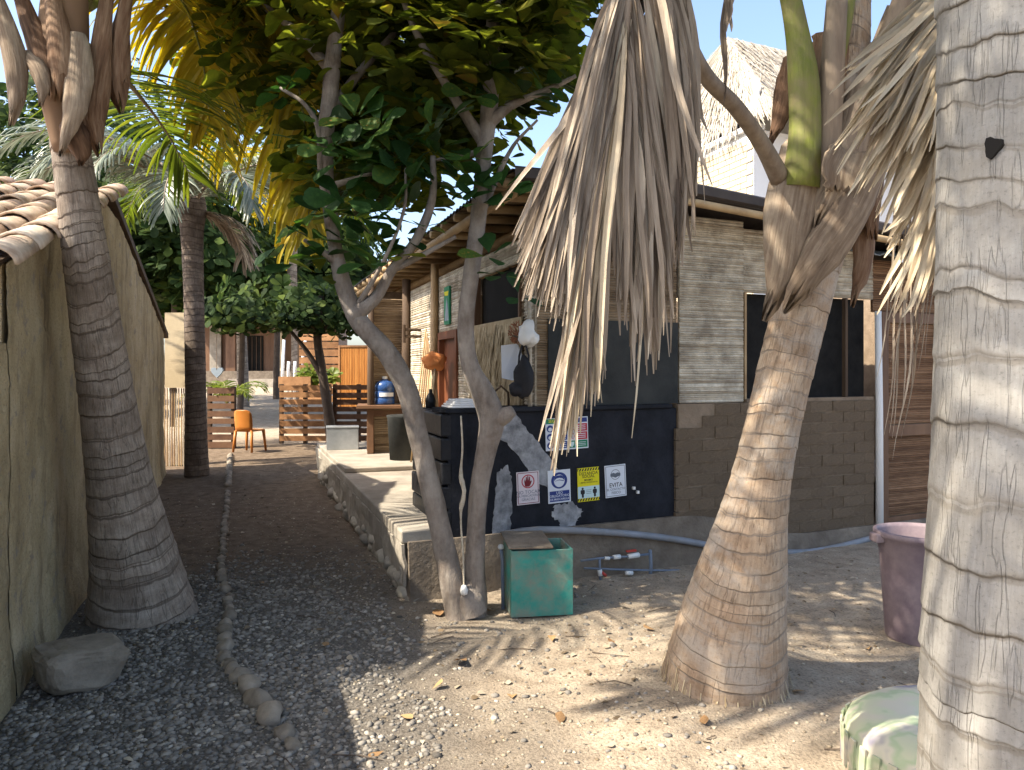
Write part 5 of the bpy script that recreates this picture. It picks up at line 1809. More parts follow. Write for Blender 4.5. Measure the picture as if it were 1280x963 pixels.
for i in range(5200):
    f = rgt.choice((0, 0, 0, 3, 3))
    t = rgt.random()
    s = rgt.random() ** 1.3
    if f == 0:
        a, b, c, d_ = ev[0], ev[1], ridge[0], ridge[1]
    else:
        a, b, c, d_ = ev[3], ev[0], ridge[0], ridge[0]
    p = a.lerp(b, t).lerp(c.lerp(d_, t), s)
    dn = (a.lerp(b, t) - c.lerp(d_, t)).normalized()
    nr_ = (b - a).cross(c - a).normalized()
    if nr_.z < 0: nr_ = -nr_
    ln = rgt.uniform(.3, .65)
    sd = (b - a).normalized()
    m.cur = rgt.random()
    dv = (dn + nr_ * rgt.uniform(-.02, .14) + sd * rgt.uniform(-.25, .25)).normalized()
    w = rgt.uniform(.008, .022)
    q = p + dv * ln + UP * (-.05 * rgt.random())
    m.add([p - sd * w + nr_ * .02, p + sd * w + nr_ * .02, q + sd * w * .4, q - sd * w * .4], [(0, 1, 2, 3)])
o = m.build('straw', M['straw'], th_)
o['kind'] = 'stuff'

# ------------------------------------------------------------------ signs on the black wall
def sign(name, label, u0, v0, u1, v1, base, tilt=0.0):
    """returns the plate object and a mapper (x 0..1, y 0..1 from top-left, lift) -> world"""
    a, b = ku(u0), ku(u1)
    zt, zb = kz((u0 + u1) / 2, v0), kz((u0 + u1) / 2, v1)
    w, h = b - a, zt - zb
    ax = (FD + UP * tilt).normalized()
    ay = (UP - ax * ax.z).normalized()
    o = F(a, zt, 0.006)

    def q(x, y, l=0.0):
        return o + ax * (x * w) - ay * (y * h) + FN * (0.0015 + l)
    m = MB()
    m.poly([q(0, 1, -.0055), q(1, 1, -.0055), q(1, 0, -.0055), q(0, 0, -.0055)], FN * .0052)
    pl_ = m.build(name, M[base], None, loc=q(.5, 1, -.0055))
    tag(pl_, label, 'sign', 'signs on the black wall')
    return pl_, q, ax, ay, w, h


def shape(plate, name, q, pts, mat, lift):
    m = MB(); m.add([q(x, y, lift) for x, y in pts], [tuple(range(len(pts)))])
    return m.build(name, M[mat], plate)


def rect(plate, name, q, x0, y0, x1, y1, mat, lift=.0003):
    return shape(plate, name, q, [(x0, y1), (x1, y1), (x1, y0), (x0, y0)], mat, lift)


def ell(cx, cy, rx, ry, n=26, a0=0, a1=2 * PI):
    return [(cx + rx * math.cos(a0 + (a1 - a0) * k / n), cy - ry * math.sin(a0 + (a1 - a0) * k / n)) for k in range(n)]


def ring(plate, name, q, cx, cy, rx, ry, th, mat, lift):
    m = MB()
    n = 32
    vs, fs = [], []
    for k in range(n):
        a = 2 * PI * k / n
        vs += [q(cx + rx * math.cos(a), cy - ry * math.sin(a), lift), q(cx + rx * (1 - th) * math.cos(a), cy - ry * (1 - th) * math.sin(a), lift)]
    for k in range(n):
        j = (k + 1) % n
        fs.append((2 * k, 2 * j, 2 * j + 1, 2 * k + 1))
    m.add(vs, fs)
    return m.build(name, M[mat], plate)


def frame(plate, q, t, mat, lift=.0003, asp=1.4):
    for r in ((.04, .03, .96, .03 + t / asp), (.04, .97 - t / asp, .96, .97), (.04, .03 + t / asp, .04 + t, .97 - t / asp), (.96 - t, .03 + t / asp, .96, .97 - t / asp)):
        rect(plate, 'border', q, *r, mat, lift)


P_, q, ax, ay, w, h = sign('notice_sign', 'white sign with a dark red hand in a red circle', 645, 590, 673, 631, 'sign_pink', .03)
frame(P_, q, .025, 'ink_dred')
ring(P_, 'circle', q, .5, .30, .29, .21, .16, 'ink_red', .0004)
hand = [(.36, .44), (.33, .30), (.36, .22), (.39, .30), (.41, .16), (.45, .16), (.46, .28), (.48, .13), (.52, .13), (.52, .28), (.56, .15), (.60, .17), (.59, .31), (.64, .27), (.67, .30), (.60, .42), (.55, .46), (.42, .46)]
shape(P_, 'hand', q, hand, 'ink_dred', .0006)
for t, y, s in (('NO TOCAR', .63, .20), ('LA MERCADERIA', .74, .135), ('GRACIAS', .85, .15)):
    text_mesh('lettering', t, M['ink_grey'], P_, q(.5, y, .0006), ax, ay, s * w)

P_, q, ax, ay, w, h = sign('notice_sign', 'white and blue sign with a masked face in a blue disc', 684, 588, 712, 629, 'sign_white', .03)
shape(P_, 'disc', q, ell(.5, .32, .36, .25), 'ink_blue', .0004)
shape(P_, 'face', q, ell(.5, .33, .24, .19), 'sign_white', .0006)
shape(P_, 'hair', q, [(.27, .33), (.29, .22), (.40, .165), (.60, .165), (.71, .22), (.73, .33), (.64, .26), (.50, .24), (.36, .26)], 'ink_blue', .0008)
shape(P_, 'mask', q, [(.31, .36), (.50, .31), (.69, .36), (.62, .46), (.50, .51), (.38, .46)], 'sign_white', .0008)
for s_ in (((.29, .34), (.31, .33), (.51, .295), (.50, .315)), ((.50, .315), (.51, .295), (.71, .33), (.69, .35))):
    shape(P_, 'strap', q, list(s_), 'ink_blue', .001)
rect(P_, 'text_field', q, .06, .635, .94, .955, 'ink_blue', .0004)
for t, y, s in (('USO', .70, .15), ('OBLIGATORIO', .79, .135), ('DE MASCARILLA', .89, .115)):
    text_mesh('lettering', t, M['sign_white'], P_, q(.5, y, .0007), ax, ay, s * w, bold=.01)

P_, q, ax, ay, w, h = sign('notice_sign', 'yellow and white distance sign with striped black edges and two figures', 721, 585, 748, 627, 'ink_yellow', .03)
rect(P_, 'white_field', q, .0, .55, 1, .90, 'ink_pale', .0003)
for yy in (.015, .905):
    rect(P_, 'band', q, 0, yy, 1, yy + .08, 'ink_black', .0004)
    for k in range(8):
        x = .01 + k * .123
        shape(P_, 'stripe', q, [(x, yy + .078), (x + .055, yy + .078), (x + .11, yy + .002), (x + .055, yy + .002)], 'ink_yellow', .0006)
for t, y, s in (('DISTANCIA', .17, .17), ('SOCIAL', .26, .17), ('MINIMO', .37, .11), ('1 METRO DE DISTANCIA', .44, .075)):
    text_mesh('lettering', t, M['ink_black'], P_, q(.5, y, .0006), ax, ay, s * w, bold=.01)
for cx in (.22, .78):
    shape(P_, 'figure_head', q, ell(cx, .615, .05, .033, 14), 'ink_black', .0005)
    shape(P_, 'figure_body', q, [(cx - .10, .68), (cx - .07, .65), (cx + .07, .65), (cx + .10, .68), (cx + .09, .77), (cx + .05, .78), (cx + .045, .88), (cx - .045, .88), (cx - .05, .78), (cx - .09, .77)], 'ink_black', .0005)
for k in range(3):
    rect(P_, 'arrow', q, .38, .66 + k * .05, .62, .672 + k * .05, 'ink_grey', .0005)

P_, q, ax, ay, w, h = sign('notice_sign', 'pale grey framed sign reading EVITA beside the yellow distance sign', 755, 582, 781, 622, 'sign_white', .05)
frame(P_, q, .022, 'ink_grey')
ring(P_, 'circle', q, .5, .30, .22, .16, .10, 'ink_grey', .0004)
shape(P_, 'shaking_hands', q, [(.26, .27), (.40, .24), (.50, .27), (.60, .24), (.74, .27), (.74, .35), (.60, .37), (.50, .40), (.40, .37), (.26, .35)], 'ink_grey', .0005)
for t, y, s in (('EVITA', .63, .24), ('EL CONTACTO', .76, .125), ('FISICO', .87, .15)):
    text_mesh('lettering', t, M['ink_black' if y < .7 else 'ink_grey'], P_, q(.5, y, .0006), ax, ay, s * w, bold=.012)

P_, q, ax, ay, w, h = sign('safety_sign', 'large safety sign with red, green and blue fields behind the dead frond', 681, 523, 734, 563, 'sign_white', .03)
rect(P_, 'header', q, .01, .015, .60, .17, 'ink_green', .0003)
rect(P_, 'header', q, .62, .03, .98, .17, 'ink_blue', .0003)
text_mesh('lettering', 'SEGURIDAD', M['ink_yellow'], P_, q(.3, .09, .0006), ax, ay, .085 * w, bold=.01)
for k in range(3):
    y = .21 + k * .26
    rect(P_, 'field', q, .20, y, .50, y + .22, 'ink_blue', .0003)
    shape(P_, 'disc', q, ell(.105, y + .11, .08, .11, 20), 'ink_blue', .0003)
    shape(P_, 'pictogram', q, ell(.105, y + .13, .045, .06, 14), 'sign_white', .0005)
    for j in range(3):
        rect(P_, 'text_line', q, .23, y + .04 + j * .06, .47, y + .06 + j * .06, 'sign_white', .0005)
for k in range(2):
    y = .21 + k * .26
    rect(P_, 'field', q, .70, y, .98, y + .24, 'ink_red', .0003)
    ring(P_, 'prohibition', q, .60, y + .12, .075, .10, .2, 'ink_red', .0004)
    shape(P_, 'pictogram', q, [(.57, y + .17), (.585, y + .06), (.615, y + .06), (.63, y + .17)], 'ink_black', .0005)
    for j in range(3):
        rect(P_, 'text_line', q, .74, y + .05 + j * .06, .94, y + .07 + j * .06, 'sign_white', .0005)
rect(P_, 'field', q, .70, .73, .98, .96, 'ink_green', .0003)
rect(P_, 'field', q, .53, .73, .68, .96, 'ink_green', .0003)
shape(P_, 'pictogram', q, [(.55, .77), (.66, .77), (.66, .86), (.605, .95), (.55, .86)], 'ink_pale', .0005)
for j in range(3):
    rect(P_, 'text_line', q, .74, .79 + j * .05, .94, .805 + j * .05, 'sign_white', .0005)
# two small lamp clips on the black wall
m = MB()
for (u, v) in ((790, 612), (795, 617)):
    m.para(F(ku(u), kz(u, v), 0.0), FD * .02, UP * .022, FN * .02)
tag(m.build('cable_clip', M['white_plastic']), 'tiny white cable clip beside the pale grey sign', 'clip')

# ------------------------------------------------------------------ pipes and the green box
def pipe(name, label, rows, r_, mat, off=None):
    m = MB()
    P = [F(ku(u), kz(u, v), o) for u, v, o in rows]
    S, _ = spline([tuple(p) for p in P], 30)
    m.tube([V3(s) for s in S], r_, 10)
    return tag(m.build(name, M[mat], smooth=True), label, 'pipe')


pipe('drain_pipe', 'thick grey plastic pipe running along the foot of the black wall', [(626, 666, .075), (660, 660, .09), (720, 661, .09), (790, 666, .09), (850, 674, .09), (900, 683, .10), (990, 687, .12), (1040, 680, .10), (1090, 668, .08)], .027, 'pvc')
wp = thing('water_pipes', 'thin blue grey water pipes with white valves beside the green box', 'pipe', F(ku(760), 0, .15))


def wpipe(name, pts, r_, mat):
    m = MB(); m.tube([F(ku(u), kz(u, v), o) for u, v, o in pts], r_, 8); return m.build(name, M[mat], wp, smooth=True)


wpipe('pipe', [(712, 695, .17), (735, 692, .17), (770, 690, .17), (797, 687, .17)], .009, 'pvc_blue')
wpipe('pipe', [(716, 704, .17), (760, 706, .17), (800, 707, .17), (850, 707, .17), (905, 706, .17)], .008, 'pvc_blue')
wpipe('pipe', [(797, 682, .17), (798, 701, .17), (797, 718, .17)], .014, 'pvc_blue')
wpipe('pipe', [(735, 692, .17), (735, 705, .17), (736, 722, .17)], .009, 'pvc_blue')
wpipe('coupling', [(752, 691, .17), (760, 690, .17)], .018, 'white_plastic')
wpipe('coupling', [(741, 692, .17), (747, 692, .17)], .013, 'white_plastic')
v_ = wpipe('valve', [(770, 690, .17), (783, 688, .17)], .020, 'white_plastic')
m = MB(); m.para(F(ku(768), kz(775, 684), .16), FD * .085, UP * .014, FN * .02); m.build('handle', M['red_plastic'], v_)
wpipe('coupling', [(735, 706, .17), (736, 713, .17)], .018, 'white_plastic')
wpipe('coupling', [(767, 710, .17), (775, 710, .17)], .018, 'white_plastic')
wpipe('valve', [(737, 709, .18), (742, 713, .18)], .012, 'red_plastic')

gb = thing('green_box', 'worn green metal box with a lid ajar below the black wall', 'box', px(678, 770, 4.88))
o0 = px(639, 770, 4.90); o0.z = -.02
bxd = V3((1, .16, 0)).normalized()
bxn = V3((-.16, 1, 0)).normalized()
wd_, dp, ht = .405, .34, .425
m = MB()
m.para(o0, bxd * wd_, bxn * .012, UP * ht)
m.build('front_panel', M['green_box'], gb, bevel=.003)
m = MB(); m.para(o0 + bxd * -.0005 + bxn * .0122, bxd * .012, bxn * (dp - .024), UP * ht); m.build('side_panel', M['green_box'], gb, bevel=.003)
m = MB(); m.para(o0 + bxd * (wd_ - .012) + bxn * .0122, bxd * .0122, bxn * (dp - .024), UP * ht); m.build('side_panel', M['green_box'], gb, bevel=.003)
m = MB(); m.para(o0 + bxn * (dp - .0116), bxd * wd_, bxn * .012, UP * ht); m.build('back_panel', M['green_box'], gb, bevel=.003)
m = MB(); m.para(o0 + UP * (ht + .016) - bxd * .02 - bxn * .02, bxd * (wd_ * .72) - UP * .004, bxn * (dp + .03) + UP * .03, UP * .012)
m.build('lid', M['plinth'], gb, bevel=.003)
m = MB(); m.tube([px(629, 772, 5.1), px(628, 700, 5.12), px(626, 684, 5.14)], .012, 8)
pv = m.build('stub_pipe', M['pvc_blue'], smooth=True)
tag(pv, 'thin grey stub pipe with a round white cap left of the green box', 'pipe')
m = MB(); m.lathe(px(626, 684, 5.14), [(0, -.02), (.018, -.012), (.021, 0), (.016, .014), (0, .02)], 12); m.build('cap', M['white_plastic'], pv, smooth=True)

# ------------------------------------------------------------------ bin, tyre, boulder, edging stones
bn = thing('rubbish_bin', 'faded mauve plastic bin standing by the brown cane door', 'bin', px(1152, 795, 4.55))
bc = px(1152, 795, 4.55); bc.z = gz(bc.x, bc.y) - .01
m = MB(); m.lathe(bc, [(0, .005), (.19, .005), (.197, .02), (.215, .30), (.232, .53), (.236, .535), (.238, .60), (.262, .615), (.262, .64), (.242, .645), (.235, .62), (.215, .30), (.19, .04), (0, .04)], 40)
m.build('body', M['bin'], bn, smooth=True)
m = MB(); m.para(bc + V3((-.285, -.04, .575)), (.05, 0, 0), (0, .1, 0), (0, 0, .05)); m.build('handle', M['bin'], bn, bevel=.008)

tyre_c = V3((1.70, 2.88, 0.0))


def tyre_mat():
    m, n, l = nmat('painted_rubber')
    b = n['Principled BSDF']
    tc = n.new('ShaderNodeTexCoord')
    nz = n.new('ShaderNodeTexNoise'); nz.inputs['Scale'].default_value = 4.2; nz.inputs['Detail'].default_value = 3
    l.new(tc.outputs['Object'], nz.inputs['Vector'])
    r = ramp(n, [(0.34, (0.50, 0.47, 0.37)), (0.45, (0.47, 0.49, 0.34)), (0.50, (0.36, 0.43, 0.27)), (0.56, (0.52, 0.49, 0.39)), (0.65, (0.24, 0.225, 0.28)), (0.74, (0.45, 0.43, 0.39))])
    r.color_ramp.interpolation = 'EASE'
    l.new(nz.outputs['Fac'], r.inputs[0])
    l.new(r.outputs[0], b.inputs['Base Color'])
    b.inputs['Roughness'].default_value = .6
    return m


m = MB()
prof = [(.12, .02), (.34, .0), (.405, .03), (.425, .08), (.425, .15), (.405, .20), (.36, .228), (.28, .240), (.18, .236), (.13, .22), (.12, .18), (.12, .11), (.12, .05), (.12, .02)]
m.lathe(tyre_c + V3((0, 0, .0)), prof, 48)
ty = m.build('painted_tyre', tyre_mat(), smooth=True, loc=tyre_c)
tag(ty, 'tyre painted cream, green and purple lying beside the thick pale trunk', 'tyre')
m = MB()
for k in range(40):
    a = 2 * PI * k / 40
    d_ = V3((math.cos(a), math.sin(a), 0)); t_ = V3((-math.sin(a), math.cos(a), 0))
    m.para(tyre_c + d_ * .4235 + t_ * -.018 + UP * .04, t_ * .036, d_ * .008, UP * .14 + t_ * .015)
m.build('tread', ty.data.materials[0], ty)
m = MB(); m.lathe(tyre_c, [(0, .19), (.06, .19), (.118, .185), (.119, .12)], 32); m.build('soil', M['plinth'], ty, smooth=True)

m = MB()
b0 = px(90, 866, 3.75)
import bmesh
bm = bmesh.new()
bmesh.ops.create_icosphere(bm, subdivisions=4, radius=1)
vs = []
for v in bm.verts:
    c = v.co.copy()
    c = V3([math.copysign(abs(t) ** .55, t) for t in c])
    c *= 1 + .16 * mnoise.noise(v.co * 1.3 + V3((4, 1, 2))) + .05 * mnoise.noise(v.co * 4) + .02 * mnoise.noise(v.co * 12)
    c = Matrix.Rotation(.12, 3, 'Y') @ V3((c.x * .19 * (1 + .16 * c.z), c.y * .17 * (1 + .1 * c.z), c.z * .115))
    c = Matrix.Rotation(.75, 3, 'Z') @ c
    vs.append(V3((b0.x - .02, b0.y + .1, .085)) + c)
m.add(vs, [tuple(x.index for x in f.verts) for f in bm.faces])
bm.free()
tag(m.build('boulder', M['stone'], smooth=False, bevel=0), 'angular brown boulder lying at the foot of the garden wall', 'boulder')

ed = thing('stone_edging', 'row of rounded stones half buried along the gravel path', 'edging', px(300, 800, 4.4))
row = [(284, 618), (283, 640), (281, 660), (279, 682), (277, 705), (278, 725), (284, 742), (286, 762), (283, 782), (281, 800), (281, 818), (289, 834), (307, 853), (325, 878), (340, 897), (378, 936)]
EP = []
for u, v in row:
    Y = EYE * FPX / (v - HZ)
    EP.append(px(u, v, Y))
i, d_ = 0, 0.0
ES, ets = spline([tuple(p) for p in EP], 400)
pos_ = 0.0
while pos_ < ets[-1]:
    k = min(int(pos_ / ets[-1] * 399), 398)
    near = sstep(5.6, 3.6, ES[k, 1])
    r_ = rng.uniform(.026, .042) * (1 + .35 * near)
    ln_ = r_ * rng.uniform(1.1, 1.9)
    p = V3(ES[k]); p.x += rng.uniform(-.012, .012)
    p.z = gz(p.x, p.y) + r_ * rng.uniform(.1, .45)
    dr_ = V3(ES[k + 1] - ES[k]); ang_ = math.atan2(dr_.y, dr_.x) - PI / 2 + rng.uniform(-.3, .3)
    m = MB(); stone(m, (0, 0, 0), (r_, ln_, r_ * .85), 200 + i, 2, .42)
    m.v = [tuple(V3(q) @ Matrix.Rotation(-ang_, 3, 'Z') + p) for q in m.v]
    m.build('stone', M['stone'], ed, smooth=True)
    pos_ += ln_ * rng.uniform(1.75, 2.15) * (1 if rng.random() > .1 else 1.5)
    i += 1
for i in range(26):
    t = i / 25
    v = 612 - 32 * t
    Y = EYE * FPX / (v - HZ)
    p = px(285 + 3 * t, v, Y); p.z = gz(p.x, p.y) + .02
    m = MB(); stone(m, p, (.05, .08, .045), 260 + i, 1, .3); m.build('stone', M['stone'], ed, smooth=True)

# ------------------------------------------------------------------ porch things
ZP = .505
ch = thing('plastic_chair', 'orange plastic chair standing on the path between the pallet fences', 'chair', px(312, 570, 13.5))
cb = px(312, 566, 13.5); cb.z = gz(cb.x, cb.y)


def chair_p(x, y, z):
    a = math.radians(-18)
    x, y, z = x * .86, y * .86, z * .9
    return cb + V3((x * math.cos(a) - y * math.sin(a), x * math.sin(a) + y * math.cos(a), z))


m = MB()
vs, fs = [], []
for i, z in enumerate((.40, .5, .62, .74, .80, .82)):
    wv = (.20, .205, .21, .205, .17, .10)[i]
    for k in range(7):
        x = (k / 6 - .5) * 2 * wv
        vs.append(chair_p(x, -.22 - .12 * (z - .4) + .05 * (x / .2) ** 2, z))
for i in range(5):
    for k in range(6):
        a = i * 7 + k
        fs.append((a, a + 1, a + 8, a + 7))
m.add(vs, fs); m.build('backrest', M['chair'], ch, True, solid=.02)
m = MB(); m.poly([chair_p(x, y, .40) for x, y in ((-.20, -.2), (.20, -.2), (.23, .2), (-.23, .2))], (0, 0, .03)); m.build('seat', M['chair'], ch, bevel=.01)
for x, y in ((-.19, -.19), (.19, -.19), (.20, .18), (-.20, .18)):
    m = MB(); m.tube([chair_p(x * 1.18, y * 1.2, 0), chair_p(x, y, .41)], [.02, .03], 8); m.build('leg', M['chair'], ch, smooth=True)

tb = thing('wooden_table', 'brown wooden table on the porch carrying a blue water jug', 'table', px(482, 570, 10.0))
tc_ = px(484, 507, 10.0)
m = MB(); m.para(V3((tc_.x - .34, 9.7, 1.08)), (.80, .1, 0), (-.1, .6, 0), (0, 0, .045)); m.build('tabletop', M['pallet_dark'], tb, bevel=.006)
for x, y in ((-.18, 9.78), (.36, 9.83), (-.26, 10.18), (.30, 10.24)):
    m = MB(); m.para(V3((tc_.x + x - .04, y, ZP)), (.08, .01, 0), (-.01, .08, 0), (0, 0, 1.08 - ZP)); m.build('leg', M['pallet_dark'], tb, bevel=.004)
m = MB(); m.para(V3((tc_.x - .2, 9.8, .98)), (.56, .07, 0), (0, .02, 0), (0, 0, .08)); m.build('apron', M['pallet_dark'], tb)


def jug_mat():
    m, n, l = nmat('blue_bottle_plastic')
    b = n['Principled BSDF']
    b.inputs['Base Color'].default_value = (.05, .13, .38, 1)
    b.inputs['Roughness'].default_value = .18
    b.inputs['Transmission Weight'].default_value = .45
    return m


jc = V3((tc_.x - .03, 9.98, 1.127))
m = MB(); m.lathe(jc, [(0, 0), (.125, 0), (.135, .015), (.135, .07), (.128, .08), (.128, .09), (.135, .10), (.135, .16), (.128, .17), (.128, .18), (.135, .19), (.133, .24), (.11, .29), (.06, .315), (.032, .325), (.03, .36), (0, .36)], 28)
jg = m.build('water_jug', jug_mat(), smooth=True)
tag(jg, 'large blue water jug standing on the porch table', 'jug')
m = MB(); m.lathe(jc, [(.0, .362), (.036, .361), (.036, .33), (.033, .328)], 16); m.build('cap', M['white_plastic'], jg, smooth=True)
m = MB()
vs, fs = [], []
for k in range(7):
    a = math.radians(-110 + k * 14)
    for z in (.105, .155):
        vs.append(jc + V3((.1375 * math.cos(a), .1375 * math.sin(a), z)))
for k in range(6): fs.append((2 * k, 2 * k + 2, 2 * k + 3, 2 * k + 1))
m.add(vs, fs); m.build('paper_label', M['sign_white'], jg, smooth=True)

mx = px(427, 566, 10.25); mx.z = ZP - .004
m = MB(); m.para(mx + V3((-.2, 0, 0)), (.41, .09, 0), (-.07, .3, 0), (0, 0, .29))
mb_ = m.build('metal_box', M['metal'], bevel=.008)
tag(mb_, 'silver metal box on the porch edge before the pallet fence', 'box')
m = MB(); m.para(mx + V3((-.208, -.008, .2925)), (.425, .094, 0), (-.072, .316, 0), (0, 0, .02)); m.build('lid', M['metal'], mb_, bevel=.005)

# things on and behind the counter
ct = 1.291
m = MB()
for k in range(4):
    m.para(F(.02 + .012 * k, ct + k * .016, .015 - .004 * k), FD * (.24 - .03 * k), FN * -(.22 - .02 * k), UP * .0155)
tag(m.build('folded_cloth', M['white_cloth'], bevel=.006), 'white folded cloths piled on the counter corner', 'cloth')
m = MB(); m.lathe(F(.345, ct - .001, -.06), [(0, 0), (.034, 0), (.039, .085), (.036, .086), (.031, .008), (0, .008)], 20)
tag(m.build('grey_cup', M['pvc'], smooth=True), 'pale grey cup standing beside the white folded cloths', 'cup')
sp_ = F(-.02, 0, 0) + D * .75
m = MB(); m.lathe(V3((sp_.x + .06, sp_.y + .1, 1.25)), [(0, 0), (.04, 0), (.042, .07), (.03, .11), (.014, .13), (.014, .16), (0, .16)], 16)
tag(m.build('dark_bottle', M['ink_black'], smooth=True), 'small dark bottle at the rear end of the counter', 'bottle')
# hanging things by the pole
m = MB()
tb2 = [(626, 432), (646, 430), (652, 445), (649, 472), (640, 476), (627, 473)]
m.poly([px(u, v, 5.88 + .01 * math.sin(u)) for u, v in tb2], (.01, .015, 0))
tag(m.build('hanging_paper', M['sign_white'], bevel=.003), 'white paper sheet hanging over the counter beside the backpack', 'paper')


def lump(name, mat, label, cat, c, s, seed, rough=.3, sub=3):
    m = MB(); stone(m, c, s, seed, sub, rough)
    return tag(m.build(name, M[mat], smooth=True), label, cat)


bpk = thing('backpack', 'black backpack hanging by its straps above the counter', 'backpack', px(654, 500, 5.68))
m = MB(); stone(m, px(655, 473, 5.68), (.075, .07, .165), 33, 3, .28); m.build('bag', M['black_cloth'], bpk, smooth=True)
m = MB(); stone(m, px(645, 487, 5.66), (.06, .05, .055), 35, 2, .3); m.build('pocket', M['black_cloth'], bpk, smooth=True)
for u in (648, 660):
    m = MB(); m.tube([px(u, 462, 5.66), px(u + 1, 445, 5.66), px(655, 425, 5.70)], .008, 6); m.build('strap', M['black_cloth'], bpk)
lump('plastic_bag', 'white_plastic', 'white plastic bag hanging from the counter pole', 'bag', px(661, 419, 5.66), (.062, .04, .085), 41, .8)
m = MB()
rgn = random.Random(4)
c = px(648, 416, 5.72)
for i in range(46):
    a = V3((rgn.uniform(-1, 1), rgn.uniform(-.5, .5), rgn.uniform(-1, 1))).normalized()
    b = V3((rgn.uniform(-1, 1), rgn.uniform(-.5, .5), rgn.uniform(-1, 1))).normalized()
    m.tube([c + V3((a.x * .08, a.y * .06, a.z * .09)), c + (a + b) * .03, c + V3((b.x * .08, b.y * .06, b.z * .09))], .003, 4)
tag(m.build('wire_bundle', M['red_brick']), 'tangled rust red net bundle hanging beside the white bag', 'bundle')
pole = MB(); pole.tube([F(.66, 1.285, -.02), F(.655, 1.7, -.02), F(.65, 2.35, -.02)], .017, 8)
tag(pole.build('thin_pole', M['cane'], smooth=True), 'thin pale pole standing on the counter beside the backpack', 'pole')
cr = MB(); cr.tube([px(641, 420, 5.6), px(655, 424, 5.69), px(668, 428, 5.74)], .006, 6)
tag(cr.build('hanging_rail', M['bark_dark'], smooth=True), 'short twig rail carrying the backpack and bags', 'rail')
# thatch mat against the facade
m = MB()
rgt = random.Random(12)
for i in range(700):
    s = rgt.uniform(.25, 1.62)
    z = rgt.uniform(.75, 1.98)
    m.cur = rgt.random()
    ln = rgt.uniform(.2, .4)
    a = G(s, z, -.03 - rgt.random() * .02)
    b = G(s + rgt.uniform(-.12, .12), max(.46, z - ln), -.05 - rgt.random() * .05)
    w = rgt.uniform(.006, .014)
    m.add([a - D * w, a + D * w, b + D * w * .3, b - D * w * .3], [(0, 1, 2, 3)])
m.cur = .4
m.para(G(.25, .46, -.028), D * 1.37, UP * 1.52, R * .012)
tag(m.build('thatch_mat', M['straw_warm']), 'pale dry palm thatch mat on the facade behind the counter', 'mat')
# painting and bracket on the facade
m = MB(); m.para(G(2.42, 2.05, -.03), D * .22, UP * .40, R * .018)
pt = m.build('hanging_painting', M['ink_green'])
tag(pt, 'narrow green painting with a blue figure above the brown door', 'painting')
m = MB(); m.poly([G(2.44, 2.09, -.033), G(2.60, 2.09, -.033), G(2.55, 2.25, -.033), G(2.52, 2.33, -.033), G(2.46, 2.22, -.033)], R * .002); m.build('figure', M['roof_blue'], pt)
m = MB(); m.poly([G(2.44, 2.40, -.033), G(2.62, 2.40, -.033), G(2.60, 2.36, -.033), G(2.47, 2.35, -.033)], R * .002); m.build('band', M['ink_yellow'], pt)
br = MB(); br.tube([G(3.85, 1.98, .0), G(3.85, 1.98, -.22)], .018, 7); br.tube([G(3.85, 2.06, 0), G(3.85, 2.06, -.22)], .018, 7); br.tube([G(3.85, 1.9, -.215), G(3.85, 2.12, -.215)], .02, 7)
tag(br.build('wall_bracket', M['timber']), 'dark wooden bracket sticking out of the facade', 'bracket')
lump('hanging_apron', 'orange_cloth', 'crumpled orange cloth hanging beside the brown door', 'cloth', G(2.55, 1.66, -.15), (.12, .10, .09), 51, .4)
ap = MB()
for i in range(9):
    a = G(2.5 + .02 * i, 1.6, -.16); ap.tube([a, a + V3((rng.uniform(-.03, .03), 0, -.3)), a + V3((rng.uniform(-.05, .05), 0, -.55))], [.012, .016, .02], 6)
tag(ap.build('broom_fibres', M['straw_warm'], smooth=True), 'bundle of straw hanging under the crumpled orange cloth', 'straw')
for k in range(6):
    cs = MB(); cs.tube([G(3.1 + .07 * k, .46, -.12 - .02 * k), G(3.1 + .05 * k, 1.75 + .06 * k, -.06)], .010, 6)
    tag(cs.build('cane_stick', M['pole'], smooth=True), 'thin cane stick leaning on the facade', 'stick', 'cane sticks on the facade')
db = MB(); p0 = px(505, 575, 9.2); p0.z = .504
db.lathe(p0, [(0, 0), (.17, 0), (.2, .5), (.21, .52), (.2, .53), (.18, .5), (.15, .04), (0, .04)], 24)
tag(db.build('dark_bucket', M['dark_board'], smooth=True), 'dark bucket under the table end on the porch', 'bucket')
cs = MB(); c_ = F(.5, 1.29, -.2)
cs.tube([c_ + V3((-.06, .1, 0)), c_ + V3((-.055, .1, .10)), c_ + V3((0, .1, .15)), c_ + V3((.055, .1, .10)), c_ + V3((.06, .1, 0))], .009, 8)
tag(cs.build('wire_loop', M['timber'], smooth=True), 'dark bent hoop standing on the counter behind the tree stem', 'hoop')
# rope on the stem
rp_ = MB()
S4, _ = spline([tuple(px(u, v, Y)) for u, v, Y in ((576, 520, 4.92), (578, 560, 4.9), (576, 595, 4.9), (580, 615, 4.9), (576, 640, 4.9), (579, 700, 4.9), (580, 735, 4.9))], 40)
rp_.tube([V3(s) for s in S4], [.006 + .010 * math.exp(-((i - 15) / 3.) ** 2) + .008 * math.exp(-((i - 20) / 2.) ** 2) for i in range(40)], 7, wob=.15)
tag(rp_.build('knotted_rope', M['cane'], smooth=True), 'knotted pale rope hanging down between the two tree stems', 'rope')
kb = MB(); kb.lathe(px(580, 738, 4.88), [(0, -.035), (.022, -.025), (.026, 0), (.015, .03), (0, .035)], 10)
tag(kb.build('plastic_bottle', M['white_plastic'], smooth=True), 'small white plastic bottle wedged at the tree base', 'bottle')

